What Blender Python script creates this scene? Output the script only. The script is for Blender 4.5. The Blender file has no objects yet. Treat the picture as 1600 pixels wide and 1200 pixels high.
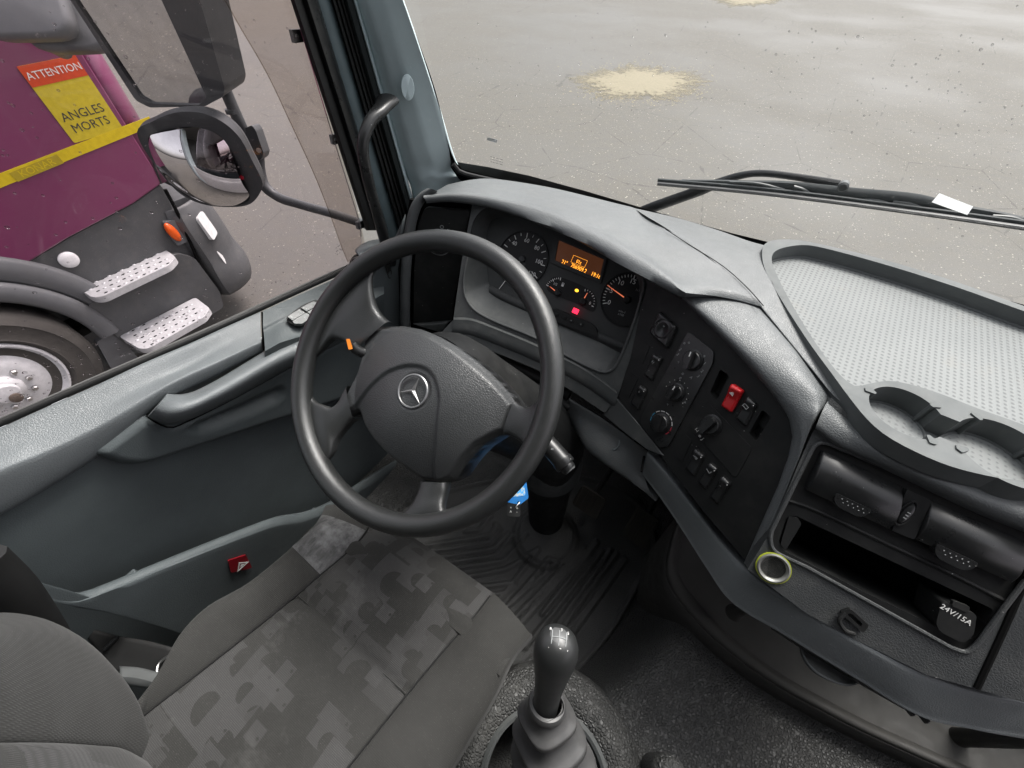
import bpy, bmesh, math, random
from mathutils import Vector, Matrix, geometry, noise
random.seed(7)
scene = bpy.context.scene
COL = scene.collection
# ------------------------------------------------------------------ camera
# origin of the world = centre of the steering wheel, +Y = forward, metres
F_PX = 640.0
CAM = Vector((.3425, -.2635, .4635))
YAW, PITCH, ROLL = map(math.radians, (32.3, 49.5, .85))
_fw = Vector((-math.sin(YAW) * math.cos(PITCH), math.cos(YAW) * math.cos(PITCH), -math.sin(PITCH)))
_rt = Vector((math.cos(YAW), math.sin(YAW), 0))
_up = _rt.cross(_fw)
RT = _rt * math.cos(ROLL) + _up * math.sin(ROLL)
UP = _up * math.cos(ROLL) - _rt * math.sin(ROLL)
FW = _fw
cd = bpy.data.cameras.new('camera')
cd.sensor_width = 36
cd.lens = F_PX / 1600 * 36
cd.clip_start = .02
cd.clip_end = 600
cam = bpy.data.objects.new('camera', cd)
COL.objects.link(cam)
cam.matrix_world = Matrix(((RT.x, UP.x, -FW.x, CAM.x), (RT.y, UP.y, -FW.y, CAM.y), (RT.z, UP.z, -FW.z, CAM.z), (0, 0, 0, 1)))
scene.camera = cam
# ------------------------------------------------------------------ sky, sun, exposure
SUN_EL, SUN_AZ = math.radians(58), math.radians(12)
world = bpy.data.worlds.new('World')
scene.world = world
world.use_nodes = True
wn = world.node_tree.nodes
wl = world.node_tree.links
for n_ in list(wn):
    wn.remove(n_)
sky_t = wn.new('ShaderNodeTexSky')
sky_t.sky_type = 'NISHITA'
sky_t.sun_disc = False
sky_t.sun_elevation = SUN_EL
sky_t.sun_rotation = SUN_AZ
sky_t.dust_density = 4
hs = wn.new('ShaderNodeHueSaturation')
hs.inputs['Saturation'].default_value = .22
bg = wn.new('ShaderNodeBackground')
bg.inputs['Strength'].default_value = .125
wo = wn.new('ShaderNodeOutputWorld')
wl.new(sky_t.outputs[0], hs.inputs['Color'])
wl.new(hs.outputs[0], bg.inputs['Color'])
wl.new(bg.outputs[0], wo.inputs['Surface'])
sl = bpy.data.lights.new('sun', 'SUN')
sl.energy = 1.5
sl.angle = math.radians(22)
sl.color = (1, .97, .93)
so = bpy.data.objects.new('sun', sl)
COL.objects.link(so)
_sd = Vector((math.sin(SUN_AZ) * math.cos(SUN_EL), math.cos(SUN_AZ) * math.cos(SUN_EL), math.sin(SUN_EL)))
so.rotation_euler = (-_sd).to_track_quat('-Z', 'Y').to_euler()
so.location = _sd * 30
scene.view_settings.view_transform = 'Standard'
scene.view_settings.look = 'None'
scene.view_settings.gamma = 1
scene.view_settings.exposure = 1.5
scene.view_settings.use_curve_mapping = False
scene.cycles.use_denoising = True
scene.cycles.max_bounces = 10
scene.cycles.transparent_max_bounces = 16
scene.cycles.caustics_reflective = False
scene.cycles.caustics_refractive = False

# ------------------------------------------------------------------ helpers: points
V = Vector


def ray(u, v):
    return RT * ((u - 800) / F_PX) - UP * ((v - 600) / F_PX) + FW


def P(u, v, x=None, y=None, z=None, d=None):
    """the place in the cab that lies at pixel u, v of the photograph and on the given plane"""
    r = ray(u, v)
    if x is not None: s = (x - CAM.x) / r.x
    elif y is not None: s = (y - CAM.y) / r.y
    elif z is not None: s = (z - CAM.z) / r.z
    else: s = d
    return CAM + r * s


class Fr:
    """a flat face of the cab: origin, outward normal, upward direction"""
    def __init__(s, o, n, up=(0, 0, 1)):
        s.o = V(o)
        s.n = V(n).normalized()
        s.ex = V(up).cross(s.n).normalized()
        s.ey = s.n.cross(s.ex)
        s.M = Matrix(((s.ex.x, s.ey.x, s.n.x, s.o.x), (s.ex.y, s.ey.y, s.n.y, s.o.y), (s.ex.z, s.ey.z, s.n.z, s.o.z), (0, 0, 0, 1)))

    def p(s, u, v, h=0):
        r = ray(u, v)
        return CAM + r * (((s.o + s.n * h - CAM).dot(s.n)) / r.dot(s.n))

    def l(s, u, v, h=0):
        q = s.p(u, v, h) - s.o
        return (q.dot(s.ex), q.dot(s.ey))

    def ls(s, pts, h=0):
        return [s.l(u, v, h) for u, v in pts]

    def w(s, a, b, h=0):
        return s.o + s.ex * a + s.ey * b + s.n * h

    def at(s, a, b, h=0, rot=0):
        return s.M @ Matrix.Translation((a, b, h)) @ Matrix.Rotation(rot, 4, 'Z')


def cr(pts, n, closed=False):
    """Catmull-Rom curve through pts, n samples evenly spaced along it"""
    pts = [V(p) if len(p) == 3 else V((p[0], p[1], 0)) for p in pts]
    k = len(pts)
    if k == 2 and not closed:
        return [pts[0].lerp(pts[1], i / (n - 1)) for i in range(n)]
    dense = []
    seg = k if closed else k - 1
    for i in range(seg):
        if closed:
            a, b, c, d = pts[i - 1], pts[i], pts[(i + 1) % k], pts[(i + 2) % k]
        else:
            b, c = pts[i], pts[i + 1]
            a = pts[i - 1] if i else b * 2 - c
            d = pts[i + 2] if i + 2 < k else c * 2 - b
        t0 = 0
        t1 = t0 + max((b - a).length, 1e-6) ** .5
        t2 = t1 + max((c - b).length, 1e-6) ** .5
        t3 = t2 + max((d - c).length, 1e-6) ** .5
        for j in range(24):
            t = t1 + (t2 - t1) * j / 24
            A1 = a * ((t1 - t) / (t1 - t0)) + b * ((t - t0) / (t1 - t0))
            A2 = b * ((t2 - t) / (t2 - t1)) + c * ((t - t1) / (t2 - t1))
            A3 = c * ((t3 - t) / (t3 - t2)) + d * ((t - t2) / (t3 - t2))
            B1 = A1 * ((t2 - t) / (t2 - t0)) + A2 * ((t - t0) / (t2 - t0))
            B2 = A2 * ((t3 - t) / (t3 - t1)) + A3 * ((t - t1) / (t3 - t1))
            dense.append(B1 * ((t2 - t) / (t2 - t1)) + B2 * ((t - t1) / (t2 - t1)))
    dense.append(pts[0] if closed else pts[-1])
    L = [0]
    for i in range(1, len(dense)):
        L.append(L[-1] + (dense[i] - dense[i - 1]).length)
    out = []
    m = n if closed else n - 1
    j = 0
    for i in range(n):
        s = L[-1] * i / m
        while j < len(L) - 2 and L[j + 1] < s:
            j += 1
        f = (s - L[j]) / max(L[j + 1] - L[j], 1e-9)
        out.append(dense[j].lerp(dense[j + 1], min(max(f, 0), 1)))
    return out


def lin(pts, n):
    """n samples along a straight-sided polyline"""
    pts = [V(p) for p in pts]
    L = [0]
    for i in range(1, len(pts)):
        L.append(L[-1] + (pts[i] - pts[i - 1]).length)
    out = []
    j = 0
    for i in range(n):
        s = L[-1] * i / (n - 1)
        while j < len(L) - 2 and L[j + 1] < s:
            j += 1
        out.append(pts[j].lerp(pts[j + 1], min(max((s - L[j]) / max(L[j + 1] - L[j], 1e-9), 0), 1)))
    return out


def rnd(pts, r, seg=5):
    """round the corners of a 2-D polygon; r a number or one per corner"""
    out = []
    k = len(pts)
    for i in range(k):
        a, b, c = V(pts[i - 1][:2]), V(pts[i][:2]), V(pts[(i + 1) % k][:2])
        rr = r[i] if isinstance(r, (list, tuple)) else r
        d1, d2 = (a - b), (c - b)
        l1, l2 = d1.length, d2.length
        rr = min(rr, l1 * .49, l2 * .49)
        if rr < 1e-5:
            out.append((b.x, b.y))
            continue
        p1, p2 = b + d1 / l1 * rr, b + d2 / l2 * rr
        for j in range(seg + 1):
            t = j / seg
            q = p1 * (1 - t) ** 2 + b * (2 * t * (1 - t)) + p2 * t * t
            out.append((q.x, q.y))
    return out


def circ(r, n=32, cx=0, cy=0, ry=None):
    return [(cx + r * math.cos(2 * math.pi * i / n), cy + (ry or r) * math.sin(2 * math.pi * i / n)) for i in range(n)]


def area2(p):
    return sum(p[i - 1][0] * p[i][1] - p[i][0] * p[i - 1][1] for i in range(len(p))) / 2


def ccw(p):
    p = [tuple(q[:2]) for q in p]
    return p if area2(p) > 0 else p[::-1]


def inside(p, poly):
    x, y = p[0], p[1]
    c = False
    j = len(poly) - 1
    for i in range(len(poly)):
        xi, yi = poly[i][0], poly[i][1]
        xj, yj = poly[j][0], poly[j][1]
        if (yi > y) != (yj > y) and x < (xj - xi) * (y - yi) / (yj - yi) + xi:
            c = not c
        j = i
    return c


def dpoly(p, poly, closed=True):
    """distance from a point to a polyline"""
    x, y = p[0], p[1]
    best = 1e9
    k = len(poly)
    for i in range(k if closed else k - 1):
        ax, ay = poly[i][0], poly[i][1]
        bx, by = poly[(i + 1) % k][0], poly[(i + 1) % k][1]
        dx, dy = bx - ax, by - ay
        t = ((x - ax) * dx + (y - ay) * dy) / max(dx * dx + dy * dy, 1e-12)
        t = min(max(t, 0), 1)
        q = (ax + t * dx - x) ** 2 + (ay + t * dy - y) ** 2
        if q < best: best = q
    return best ** .5


def sstep(a, b, x):
    t = min(max((x - a) / (b - a), 0), 1)
    return t * t * (3 - 2 * t)


# ------------------------------------------------------------------ helpers: objects
def mesh(name, verts, faces, mat, parent=None, M=None, ang=40, bev=0, seg=2, solid=0, sub=0, kind=None, off=-1):
    """ONE mesh object. Points are in the cab's space, or in M's space when M is given."""
    me = bpy.data.meshes.new(name)
    base = V((0, 0, 0))
    if M is None and parent is None and len(verts):
        base = V((sum(v[0] for v in verts) / len(verts), sum(v[1] for v in verts) / len(verts), min(v[2] for v in verts)))
        verts = [V(v) - base for v in verts]
    elif M is None and parent is not None:
        base = V((0, 0, 0))
        w = wloc(parent)
        verts = [V(v) - w for v in verts]
    me.from_pydata([tuple(v) for v in verts], [], faces)
    me.validate()
    bm = bmesh.new()
    bm.from_mesh(me)
    bmesh.ops.recalc_face_normals(bm, faces=bm.faces) if not solid and off != 0 else None
    bm.to_mesh(me)
    bm.free()
    me.materials.append(mat)
    return link(name, me, parent, M, base, ang, bev, seg, solid, sub, kind, off)


def wloc(o):
    w = o.location.copy()
    while o.parent:
        o = o.parent
        w += o.location
    return w


def link(name, me, parent=None, M=None, base=None, ang=40, bev=0, seg=2, solid=0, sub=0, kind=None, off=-1):
    if ang is not None and len(me.polygons):
        me.polygons.foreach_set('use_smooth', [True] * len(me.polygons))
        if not bev:
            me.set_sharp_from_angle(angle=math.radians(ang))
    o = bpy.data.objects.new(name, me)
    COL.objects.link(o)
    if parent is not None:
        o.parent = parent
        if M is not None:
            # parents are either un-rotated Empties or un-rotated meshes, except framed parts
            o.matrix_basis = wmat(parent).inverted() @ M
    elif M is not None:
        o.matrix_basis = M
    else:
        o.location = base
    if solid:
        s = o.modifiers.new('solid', 'SOLIDIFY')
        s.thickness = solid
        s.offset = off
    if bev:
        b = o.modifiers.new('bevel', 'BEVEL')
        b.width = bev
        b.segments = seg
        b.limit_method = 'ANGLE'
        b.angle_limit = math.radians(35)
        b.harden_normals = True
    if sub:
        s = o.modifiers.new('sub', 'SUBSURF')
        s.levels = s.render_levels = sub
    if kind: o['kind'] = kind
    return o


def wmat(o):
    m = o.matrix_basis.copy()
    while o.parent:
        o = o.parent
        m = o.matrix_basis @ m
    return m


def tag(o, label=None, cat=None, group=None, kind=None):
    if label: o['label'] = label
    if cat: o['category'] = cat
    if group: o['group'] = group
    if kind: o['kind'] = kind
    return o


def thing(name, label, cat, loc, group=None):
    o = bpy.data.objects.new(name, None)
    o.empty_display_size = .05
    COL.objects.link(o)
    o.location = V(loc)
    return tag(o, label, cat, group)


# ------------------------------------------------------------------ helpers: shapes (return verts, faces)
def loft(rows, n, m=1, closed=False, spl=True, rspl=True, cap=False, rclosed=False):
    """skin through several rows of points; every row resampled to n"""
    R = [(cr(r, n, closed) if spl else lin(r + [r[0]] if closed else r, n + 1 if closed else n)[:n]) for r in rows]
    if m > 1 and len(R) > 1:
        tot = (len(R) - 1) * m + 1 if not rclosed else len(R) * m
        cols = []
        for i in range(n):
            cps = [r[i] for r in R]
            col = []
            k = len(cps)
            for s in range(k if rclosed else k - 1):
                if rclosed:
                    a, b, c, d = cps[s - 1], cps[s], cps[(s + 1) % k], cps[(s + 2) % k]
                else:
                    b, c = cps[s], cps[s + 1]
                    a = cps[s - 1] if s else b * 2 - c
                    d = cps[s + 2] if s + 2 < k else c * 2 - b
                for j in range(m):
                    t = j / m
                    if rspl:
                        col.append(((b * 2) + (c - a) * t + (a * 2 - b * 5 + c * 4 - d) * t * t + (b * 3 - a - c * 3 + d) * t ** 3) * .5)
                    else:
                        col.append(b.lerp(c, t))
            if not rclosed: col.append(cps[-1])
            cols.append(col)
        R = [[cols[i][j] for i in range(n)] for j in range(tot)]
    vs = [p for r in R for p in r]
    fs = []
    rows_n = len(R)
    for j in range(rows_n if rclosed else rows_n - 1):
        for i in range(n if closed else n - 1):
            a, b = j * n + i, j * n + (i + 1) % n
            jj = (j + 1) % rows_n
            c, d = jj * n + (i + 1) % n, jj * n + i
            fs.append((a, b, c, d))
    if cap and closed:
        fs.append(tuple(range(n))[::-1])
        fs.append(tuple(range((rows_n - 1) * n, rows_n * n)))
    return vs, fs


def tube(path, r, seg=12, n=None, up=None, cap=True, spl=True, sq=None):
    """pipe along path; r a number, a list (one per path point) or list of (width, height)"""
    k = len(path)
    if not isinstance(r, (list, tuple)): r = [r] * k
    r = [(q, q) if not isinstance(q, (list, tuple)) else q for q in r]
    if n:
        path3 = cr(path, n) if spl else lin(path, n)
        # radii follow the chord length
        L = [0]
        for i in range(1, k): L.append(L[-1] + (V(path[i]) - V(path[i - 1])).length)
        rr = []
        for i in range(n):
            s = L[-1] * i / (n - 1)
            j = 0
            while j < k - 2 and L[j + 1] < s: j += 1
            f = min(max((s - L[j]) / max(L[j + 1] - L[j], 1e-9), 0), 1)
            f = f * f * (3 - 2 * f)
            rr.append((r[j][0] * (1 - f) + r[j + 1][0] * f, r[j][1] * (1 - f) + r[j + 1][1] * f))
    else:
        path3, rr = [V(p) for p in path], r
    N = len(path3)
    T = [(path3[min(i + 1, N - 1)] - path3[max(i - 1, 0)]).normalized() for i in range(N)]
    u = V(up) if up is not None else (V((0, 0, 1)) if abs(T[0].z) < .9 else V((1, 0, 0)))
    vs, fs = [], []
    side = None
    for i in range(N):
        if up is not None or side is None:
            side = u.cross(T[i]).normalized()
        else:
            side = (side - T[i] * side.dot(T[i])).normalized()
        top = T[i].cross(side)
        for j in range(seg):
            a = 2 * math.pi * j / seg
            ca, sa = math.cos(a), math.sin(a)
            if sq:
                ca = math.copysign(abs(ca) ** sq, ca)
                sa = math.copysign(abs(sa) ** sq, sa)
            vs.append(path3[i] + side * (ca * rr[i][0]) + top * (sa * rr[i][1]))
    for i in range(N - 1):
        for j in range(seg):
            fs.append((i * seg + j, i * seg + (j + 1) % seg, (i + 1) * seg + (j + 1) % seg, (i + 1) * seg + j))
    if cap:
        fs.append(tuple(range(seg))[::-1])
        fs.append(tuple(range((N - 1) * seg, N * seg)))
    return vs, fs


def lathe(prof, seg=32, cap=True):
    """turn (radius, height) pairs about local Z"""
    vs, fs = [], []
    k = len(prof)
    for r, h in prof:
        for j in range(seg):
            a = 2 * math.pi * j / seg
            vs.append(V((r * math.cos(a), r * math.sin(a), h)))
    for i in range(k - 1):
        for j in range(seg):
            fs.append((i * seg + j, i * seg + (j + 1) % seg, (i + 1) * seg + (j + 1) % seg, (i + 1) * seg + j))
    if cap:
        fs.append(tuple(range(seg))[::-1])
        fs.append(tuple(range((k - 1) * seg, k * seg)))
    return vs, fs


def box(x0, x1, y0, y1, z0, z1):
    vs = [V((x, y, z)) for z in (z0, z1) for y in (y0, y1) for x in (x0, x1)]
    return vs, [(0, 2, 3, 1), (4, 5, 7, 6), (0, 1, 5, 4), (2, 6, 7, 3), (0, 4, 6, 2), (1, 3, 7, 5)]


def join(*parts):
    vs, fs = [], []
    for a, b in parts:
        o = len(vs)
        vs += list(a)
        fs += [tuple(i + o for i in f) for f in b]
    return vs, fs


def xf(vf, M):
    return [M @ V(v) for v in vf[0]], vf[1]


def plate(out, h0, h1, holes=()):
    """flat slab in local x, y between heights h0 and h1; a hole is (outline, floor height or None for open)"""
    out = ccw(out)
    hs_ = [(ccw(h[0])[::-1], h[1]) for h in holes]
    loops = [out] + [h[0] for h in hs_]
    flat = [q for lp in loops for q in lp]
    tri = geometry.tessellate_polygon([[V((a, b, 0)) for a, b in lp] for lp in loops])
    n = len(flat)
    vs = [V((a, b, h1)) for a, b in flat]
    fs = []
    for t in tri:
        a, b, c = (flat[i] for i in t)
        if (b[0] - a[0]) * (c[1] - a[1]) - (b[1] - a[1]) * (c[0] - a[0]) < 0: t = (t[0], t[2], t[1])
        fs.append(tuple(t))
    k = len(out)
    vs += [V((a, b, h0)) for a, b in out]
    fs += [(i, n + i, n + (i + 1) % k, (i + 1) % k) for i in range(k)]
    if any(h[1] is None or h[1] < h0 for h in hs_):
        base_i = len(vs)
        vs += [V((a, b, h0)) for a, b in flat]
        fs += [tuple(base_i + i for i in t)[::-1] for t in tri]
    else:
        fs.append(tuple(n + i for i in range(k))[::-1])
    o = k
    for lp, fl in hs_:
        b0 = len(vs)
        kk = len(lp)
        vs += [V((a, b, h0 if fl is None else fl)) for a, b in lp]
        fs += [(o + i, b0 + i, b0 + (i + 1) % kk, o + (i + 1) % kk) for i in range(kk)]
        if fl is not None: fs.append(tuple(b0 + i for i in range(kk))[::-1])
        o += kk
    return vs, fs


def relief(out, hf, step, back=None, holes=()):
    """a skin over a 2-D outline whose height is hf(a, b); back = height of a closed rear face"""
    out = ccw(out)
    # refine the rim
    rim = []
    for i in range(len(out)):
        a, b = V(out[i]), V(out[(i + 1) % len(out)])
        k = max(1, int((b - a).length / step + .5))
        rim += [tuple(a.lerp(b, j / k)) for j in range(k)]
    pts = list(rim)
    edges = [(i, (i + 1) % len(rim)) for i in range(len(rim))]
    x0, x1 = min(p[0] for p in out), max(p[0] for p in out)
    y0, y1 = min(p[1] for p in out), max(p[1] for p in out)
    nx, ny = int((x1 - x0) / step) + 1, int((y1 - y0) / step) + 1
    for j in range(ny + 1):
        for i in range(nx + 1):
            q = (x0 + i * step + (step * .5 if j % 2 else 0), y0 + j * step)
            if inside(q, out) and dpoly(q, out) > step * .45:
                pts.append(q)
    r = geometry.delaunay_2d_cdt([V(p) for p in pts], edges, [], 1, 1e-6)
    vs = [V((p.x, p.y, hf(p.x, p.y))) for p in r[0]]
    fs = []
    for f in r[2]:
        a, b, c = (r[0][i] for i in f[:3])
        if (b.x - a.x) * (c.y - a.y) - (b.y - a.y) * (c.x - a.x) < 0: f = f[::-1]
        fs.append(tuple(f))
    if back is not None:
        m = len(rim)
        idx = list(range(m))
        o = len(vs)
        vs += [V((rim[i][0], rim[i][1], back)) for i in range(m)]
        fs += [(i, o + i, o + (i + 1) % m, (i + 1) % m) for i in range(m)]
        fs.append(tuple(o + i for i in range(m))[::-1])
    return vs, fs


def text(name, body, size, M, mat, parent, align='CENTER', depth=.0002, sx=1):
    cu = bpy.data.curves.new(name, 'FONT')
    cu.body = body
    cu.size = size
    cu.align_x = align
    cu.align_y = 'CENTER'
    cu.extrude = depth
    cu.resolution_u = 2
    to = bpy.data.objects.new(name + '_src', cu)
    COL.objects.link(to)
    dg = bpy.context.evaluated_depsgraph_get()
    me = bpy.data.meshes.new_from_object(to.evaluated_get(dg))
    bpy.data.objects.remove(to)
    bpy.data.curves.remove(cu)
    if sx != 1: me.transform(Matrix.Diagonal((sx, 1, 1, 1)))
    me.materials.clear()
    me.materials.append(mat)
    me.name = name
    return link(name, me, parent, M, ang=None)


# ------------------------------------------------------------------ materials
class NT:
    def __init__(s, name):
        s.m = bpy.data.materials.new(name)
        s.m.use_nodes = True
        s.t = s.m.node_tree
        s.b = s.t.nodes['Principled BSDF']
        s.out = s.t.nodes['Material Output']

    def n(s, typ, **kw):
        nd = s.t.nodes.new(typ)
        for k, v in kw.items():
            if hasattr(nd, k) and k not in nd.inputs: setattr(nd, k, v)
            else: nd.inputs[k].default_value = v
        return nd

    def l(s, a, b):
        s.t.links.new(a, b)

    def co(s, scale=1, kind='Object'):
        tc = s.n('ShaderNodeTexCoord')
        mp = s.n('ShaderNodeMapping')
        mp.inputs['Scale'].default_value = (scale,) * 3 if not isinstance(scale, (tuple, list)) else scale
        s.l(tc.outputs[kind], mp.inputs['Vector'])
        return mp.outputs[0]

    def noise(s, vec, scale, detail=3, rough=.5):
        nd = s.n('ShaderNodeTexNoise', Scale=scale, Detail=detail, Roughness=rough)
        s.l(vec, nd.inputs['Vector'])
        return nd.outputs['Fac']

    def vor(s, vec, scale, feature='F1', rnd_=1, metric='EUCLIDEAN'):
        nd = s.n('ShaderNodeTexVoronoi', feature=feature)
        if feature not in ('DISTANCE_TO_EDGE',): nd.distance = metric
        nd.inputs['Scale'].default_value = scale
        nd.inputs['Randomness'].default_value = rnd_
        s.l(vec, nd.inputs['Vector'])
        return nd

    def ramp(s, fac, stops):
        nd = s.n('ShaderNodeValToRGB')
        e = nd.color_ramp.elements
        while len(e) < len(stops): e.new(.5)
        for i, (p, c) in enumerate(stops):
            e[i].position = p
            e[i].color = (*c, 1) if len(c) == 3 else c
        s.l(fac, nd.inputs['Fac'])
        return nd.outputs['Color']

    def rng(s, fac, a, b, c, d, clamp=True):
        nd = s.n('ShaderNodeMapRange', clamp=clamp)
        for i, v in zip((1, 2, 3, 4), (a, b, c, d)): nd.inputs[i].default_value = v
        s.l(fac, nd.inputs[0])
        return nd.outputs[0]

    def mix(s, fac, a, b):
        nd = s.n('ShaderNodeMix', data_type='RGBA')
        if isinstance(fac, (int, float)): nd.inputs[0].default_value = fac
        else: s.l(fac, nd.inputs[0])
        for i, c in ((6, a), (7, b)):
            if isinstance(c, (tuple, list)): nd.inputs[i].default_value = (*c, 1)
            else: s.l(c, nd.inputs[i])
        return nd.outputs[2]

    def math(s, op, a, b=None):
        nd = s.n('ShaderNodeMath', operation=op)
        for i, c in ((0, a), (1, b)):
            if c is None: continue
            if isinstance(c, (int, float)): nd.inputs[i].default_value = c
            else: s.l(c, nd.inputs[i])
        return nd.outputs[0]

    def bump(s, h, strength, dist, prev=None):
        nd = s.n('ShaderNodeBump')
        nd.inputs['Strength'].default_value = strength
        nd.inputs['Distance'].default_value = dist
        s.l(h, nd.inputs['Height'])
        if prev: s.l(prev, nd.inputs['Normal'])
        return nd.outputs[0]

    def base(s, c=None, rough=None, spec=None, metal=None, nrm=None):
        for k, v in (('Base Color', c), ('Roughness', rough), ('Specular IOR Level', spec), ('Metallic', metal), ('Normal', nrm)):
            if v is None: continue
            if isinstance(v, (int, float)): s.b.inputs[k].default_value = v
            elif isinstance(v, (tuple, list)): s.b.inputs[k].default_value = (*v, 1)
            else: s.l(v, s.b.inputs[k])
        return s.m


def simple(name, c, rough=.5, spec=.5, metal=0, emit=None, es=1):
    t = NT(name)
    v = t.noise(t.co(), 40, 4)
    c2 = t.mix(t.rng(v, .35, .65, 0, 1), tuple(x * .92 for x in c), tuple(min(1, x * 1.06) for x in c))
    t.base(c2, t.rng(v, .3, .7, rough * .9, min(1, rough * 1.1)), spec, metal)
    if emit:
        t.b.inputs['Emission Color'].default_value = (*emit, 1)
        t.b.inputs['Emission Strength'].default_value = es
    return t.m


def plastic(name, c, rough=.5, grain=420, bump=.25, dist=.0006, spec=.5, dust=.0, dustc=(.35, .34, .31), speck=0, wear=.12):
    """moulded plastic with a leather or spark grain, faint dust and handling wear"""
    t = NT(name)
    co = t.co()
    big = t.noise(co, 6, 5, .6)
    c2 = t.mix(t.rng(big, .3, .7, 0, 1), tuple(x * (1 - wear) for x in c), tuple(x * (1 + wear) for x in c))
    if dust:
        d = t.noise(co, 14, 8, .7)
        c2 = t.mix(t.rng(d, .48, .8, 0, dust), c2, dustc)
    if speck:
        vv = t.vor(co, 150)
        col = t.n('ShaderNodeSeparateColor')
        t.l(vv.outputs['Color'], col.inputs[0])
        gate = t.math('GREATER_THAN', col.outputs[0], 1 - speck)
        dot = t.math('LESS_THAN', vv.outputs['Distance'], .11)
        c2 = t.mix(t.math('MULTIPLY', gate, dot), c2, (.3, .3, .29))
    v = t.vor(co, grain, 'DISTANCE_TO_EDGE')
    f = t.noise(co, grain * 1.7, 2)
    h = t.math('ADD', t.math('MINIMUM', v.outputs['Distance'], .22), t.math('MULTIPLY', f, .15))
    scuff = t.noise(t.co((30, 30, 30)), 1.3, 7, .7)
    c2 = t.mix(t.rng(scuff, .62, .8, 0, .22), c2, tuple(min(1, x * 1.9 + .01) for x in c))
    nb = t.bump(h, bump, dist)
    r2 = t.rng(scuff, .3, .7, rough * .82, min(1, rough * 1.2))
    return t.base(c2, r2, spec, None, nb)
# ------------------------------------------------------------------ the materials of the place
M_DOOR = plastic('door_plastic', (.08, .093, .097), .48, 330, .5, .0014, .4)
M_DOORLIT = plastic('door_plastic_lit', (.13, .142, .148), .45, 300, .6, .0016, .5)  # door plastic in a lighter tone, painting in the sky sheen on upward faces
M_PILLAR = plastic('pillar_plastic', (.5, .59, .605), .6, 500, .25, .0008, .35)
M_DASH = plastic('dash_top_plastic', (.1, .107, .109), .46, 300, .6, .0016, .5, dust=.08, speck=.03)
M_FASCIA = plastic('fascia_plastic', (.05, .054, .054), .5, 380, .4, .001, .4, dust=.15, speck=.03)
M_CONSOLE = plastic('console_plastic', (.044, .047, .048), .5, 300, .6, .0016, .42, dust=.12, speck=.04)
M_BLACK = plastic('black_plastic', (.012, .0125, .0125), .55, 900, .06, .0003, .25, dust=.05, speck=.05)
M_SATIN = plastic('satin_black_plastic', (.014, .0145, .015), .3, 1200, .03, .0002, .45, dust=.06, speck=.07)
M_GLOSS = simple('gloss_black', (.012, .012, .0125), .2, .5)
M_VOID = simple('dark_recess', (.004, .004, .004), .9, .1)
M_RUBBER = simple('black_rubber', (.014, .014, .014), .6, .3)
M_WHEEL = plastic('wheel_leather', (.02, .021, .021), .34, 400, .45, .0012, .6)
M_HUB = plastic('airbag_leather', (.038, .04, .041), .38, 340, .6, .0016, .6)
M_WHITE = simple('white_print', (.7, .7, .68), .6, .2)
M_GREYPRINT = simple('grey_print', (.3, .31, .31), .6, .2)
M_CHROME = simple('chrome', (.75, .75, .74), .15, .5, 1)
M_STEEL = simple('brushed_steel', (.5, .5, .49), .35, .5, 1)
M_RED = simple('red_plastic', (.5, .012, .016), .3, .5)
M_ORANGE = simple('orange_plastic', (.75, .22, .02), .4, .5)
M_BLUE = simple('blue_tag_plastic', (.015, .15, .42), .4, .4)
M_GREYRUB = plastic('tray_plastic', (.1, .108, .108), .6, 500, .1, .0004, .3, dust=.1)


def dimpled():
    t = NT('shaded_dimple_rubber')
    co = t.co()
    rot = t.n('ShaderNodeMapping')
    rot.inputs['Rotation'].default_value = (0, 0, .06)
    t.l(co, rot.inputs['Vector'])
    v = t.vor(rot.outputs[0], 120, 'F1', 0, 'EUCLIDEAN')
    dim = t.rng(v.outputs['Distance'], .3, .42, 0, 1)
    big = t.noise(co, 5, 5, .6)
    c = t.mix(t.rng(big, .3, .7, 0, 1), (.145, .155, .155), (.18, .19, .188))
    c = t.mix(t.math('MULTIPLY', t.math('SUBTRACT', 1, dim), .62), c, (.05, .055, .055))  # shading of the raised knobs painted in as darker dots
    stain = t.noise(co, 11, 6, .65)
    c = t.mix(t.rng(stain, .6, .75, 0, .35), c, (.2, .175, .14))
    t.base(c, .55, .35, None, t.bump(dim, .3, .0012))
    return t.m


M_DIMPLE = dimpled()


def glass(name, tint, refl=1.0, rough=0.0):
    t = NT(name)
    tr = t.n('ShaderNodeBsdfTransparent')
    tr.inputs['Color'].default_value = (*tint, 1)
    gl = t.n('ShaderNodeBsdfGlossy')
    gl.inputs['Roughness'].default_value = rough
    fr = t.n('ShaderNodeFresnel', IOR=1.35)
    mx = t.n('ShaderNodeMixShader')
    if refl != 1:
        t.l(t.math('MULTIPLY', fr.outputs[0], refl), mx.inputs[0])
    else:
        t.l(fr.outputs[0], mx.inputs[0])
    t.l(tr.outputs[0], mx.inputs[1])
    t.l(gl.outputs[0], mx.inputs[2])
    t.l(mx.outputs[0], t.out.inputs['Surface'])
    return t.m


M_GLASS = glass('window_glass', (.97, .97, .96), .6)
M_SIDEGLASS = glass('side_window_glass', (.97, .925, .935), .9)
M_TINT = glass('tinted_acrylic', (.72, .68, .64), .5)
M_DROP = glass('water', (.8, .8, .8), 1.4)
M_MIRROR = simple('mirror_glass', (.62, .62, .62), .02, .5, 1)

# ------------------------------------------------------------------ the yard
GZ = -1.98


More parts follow.
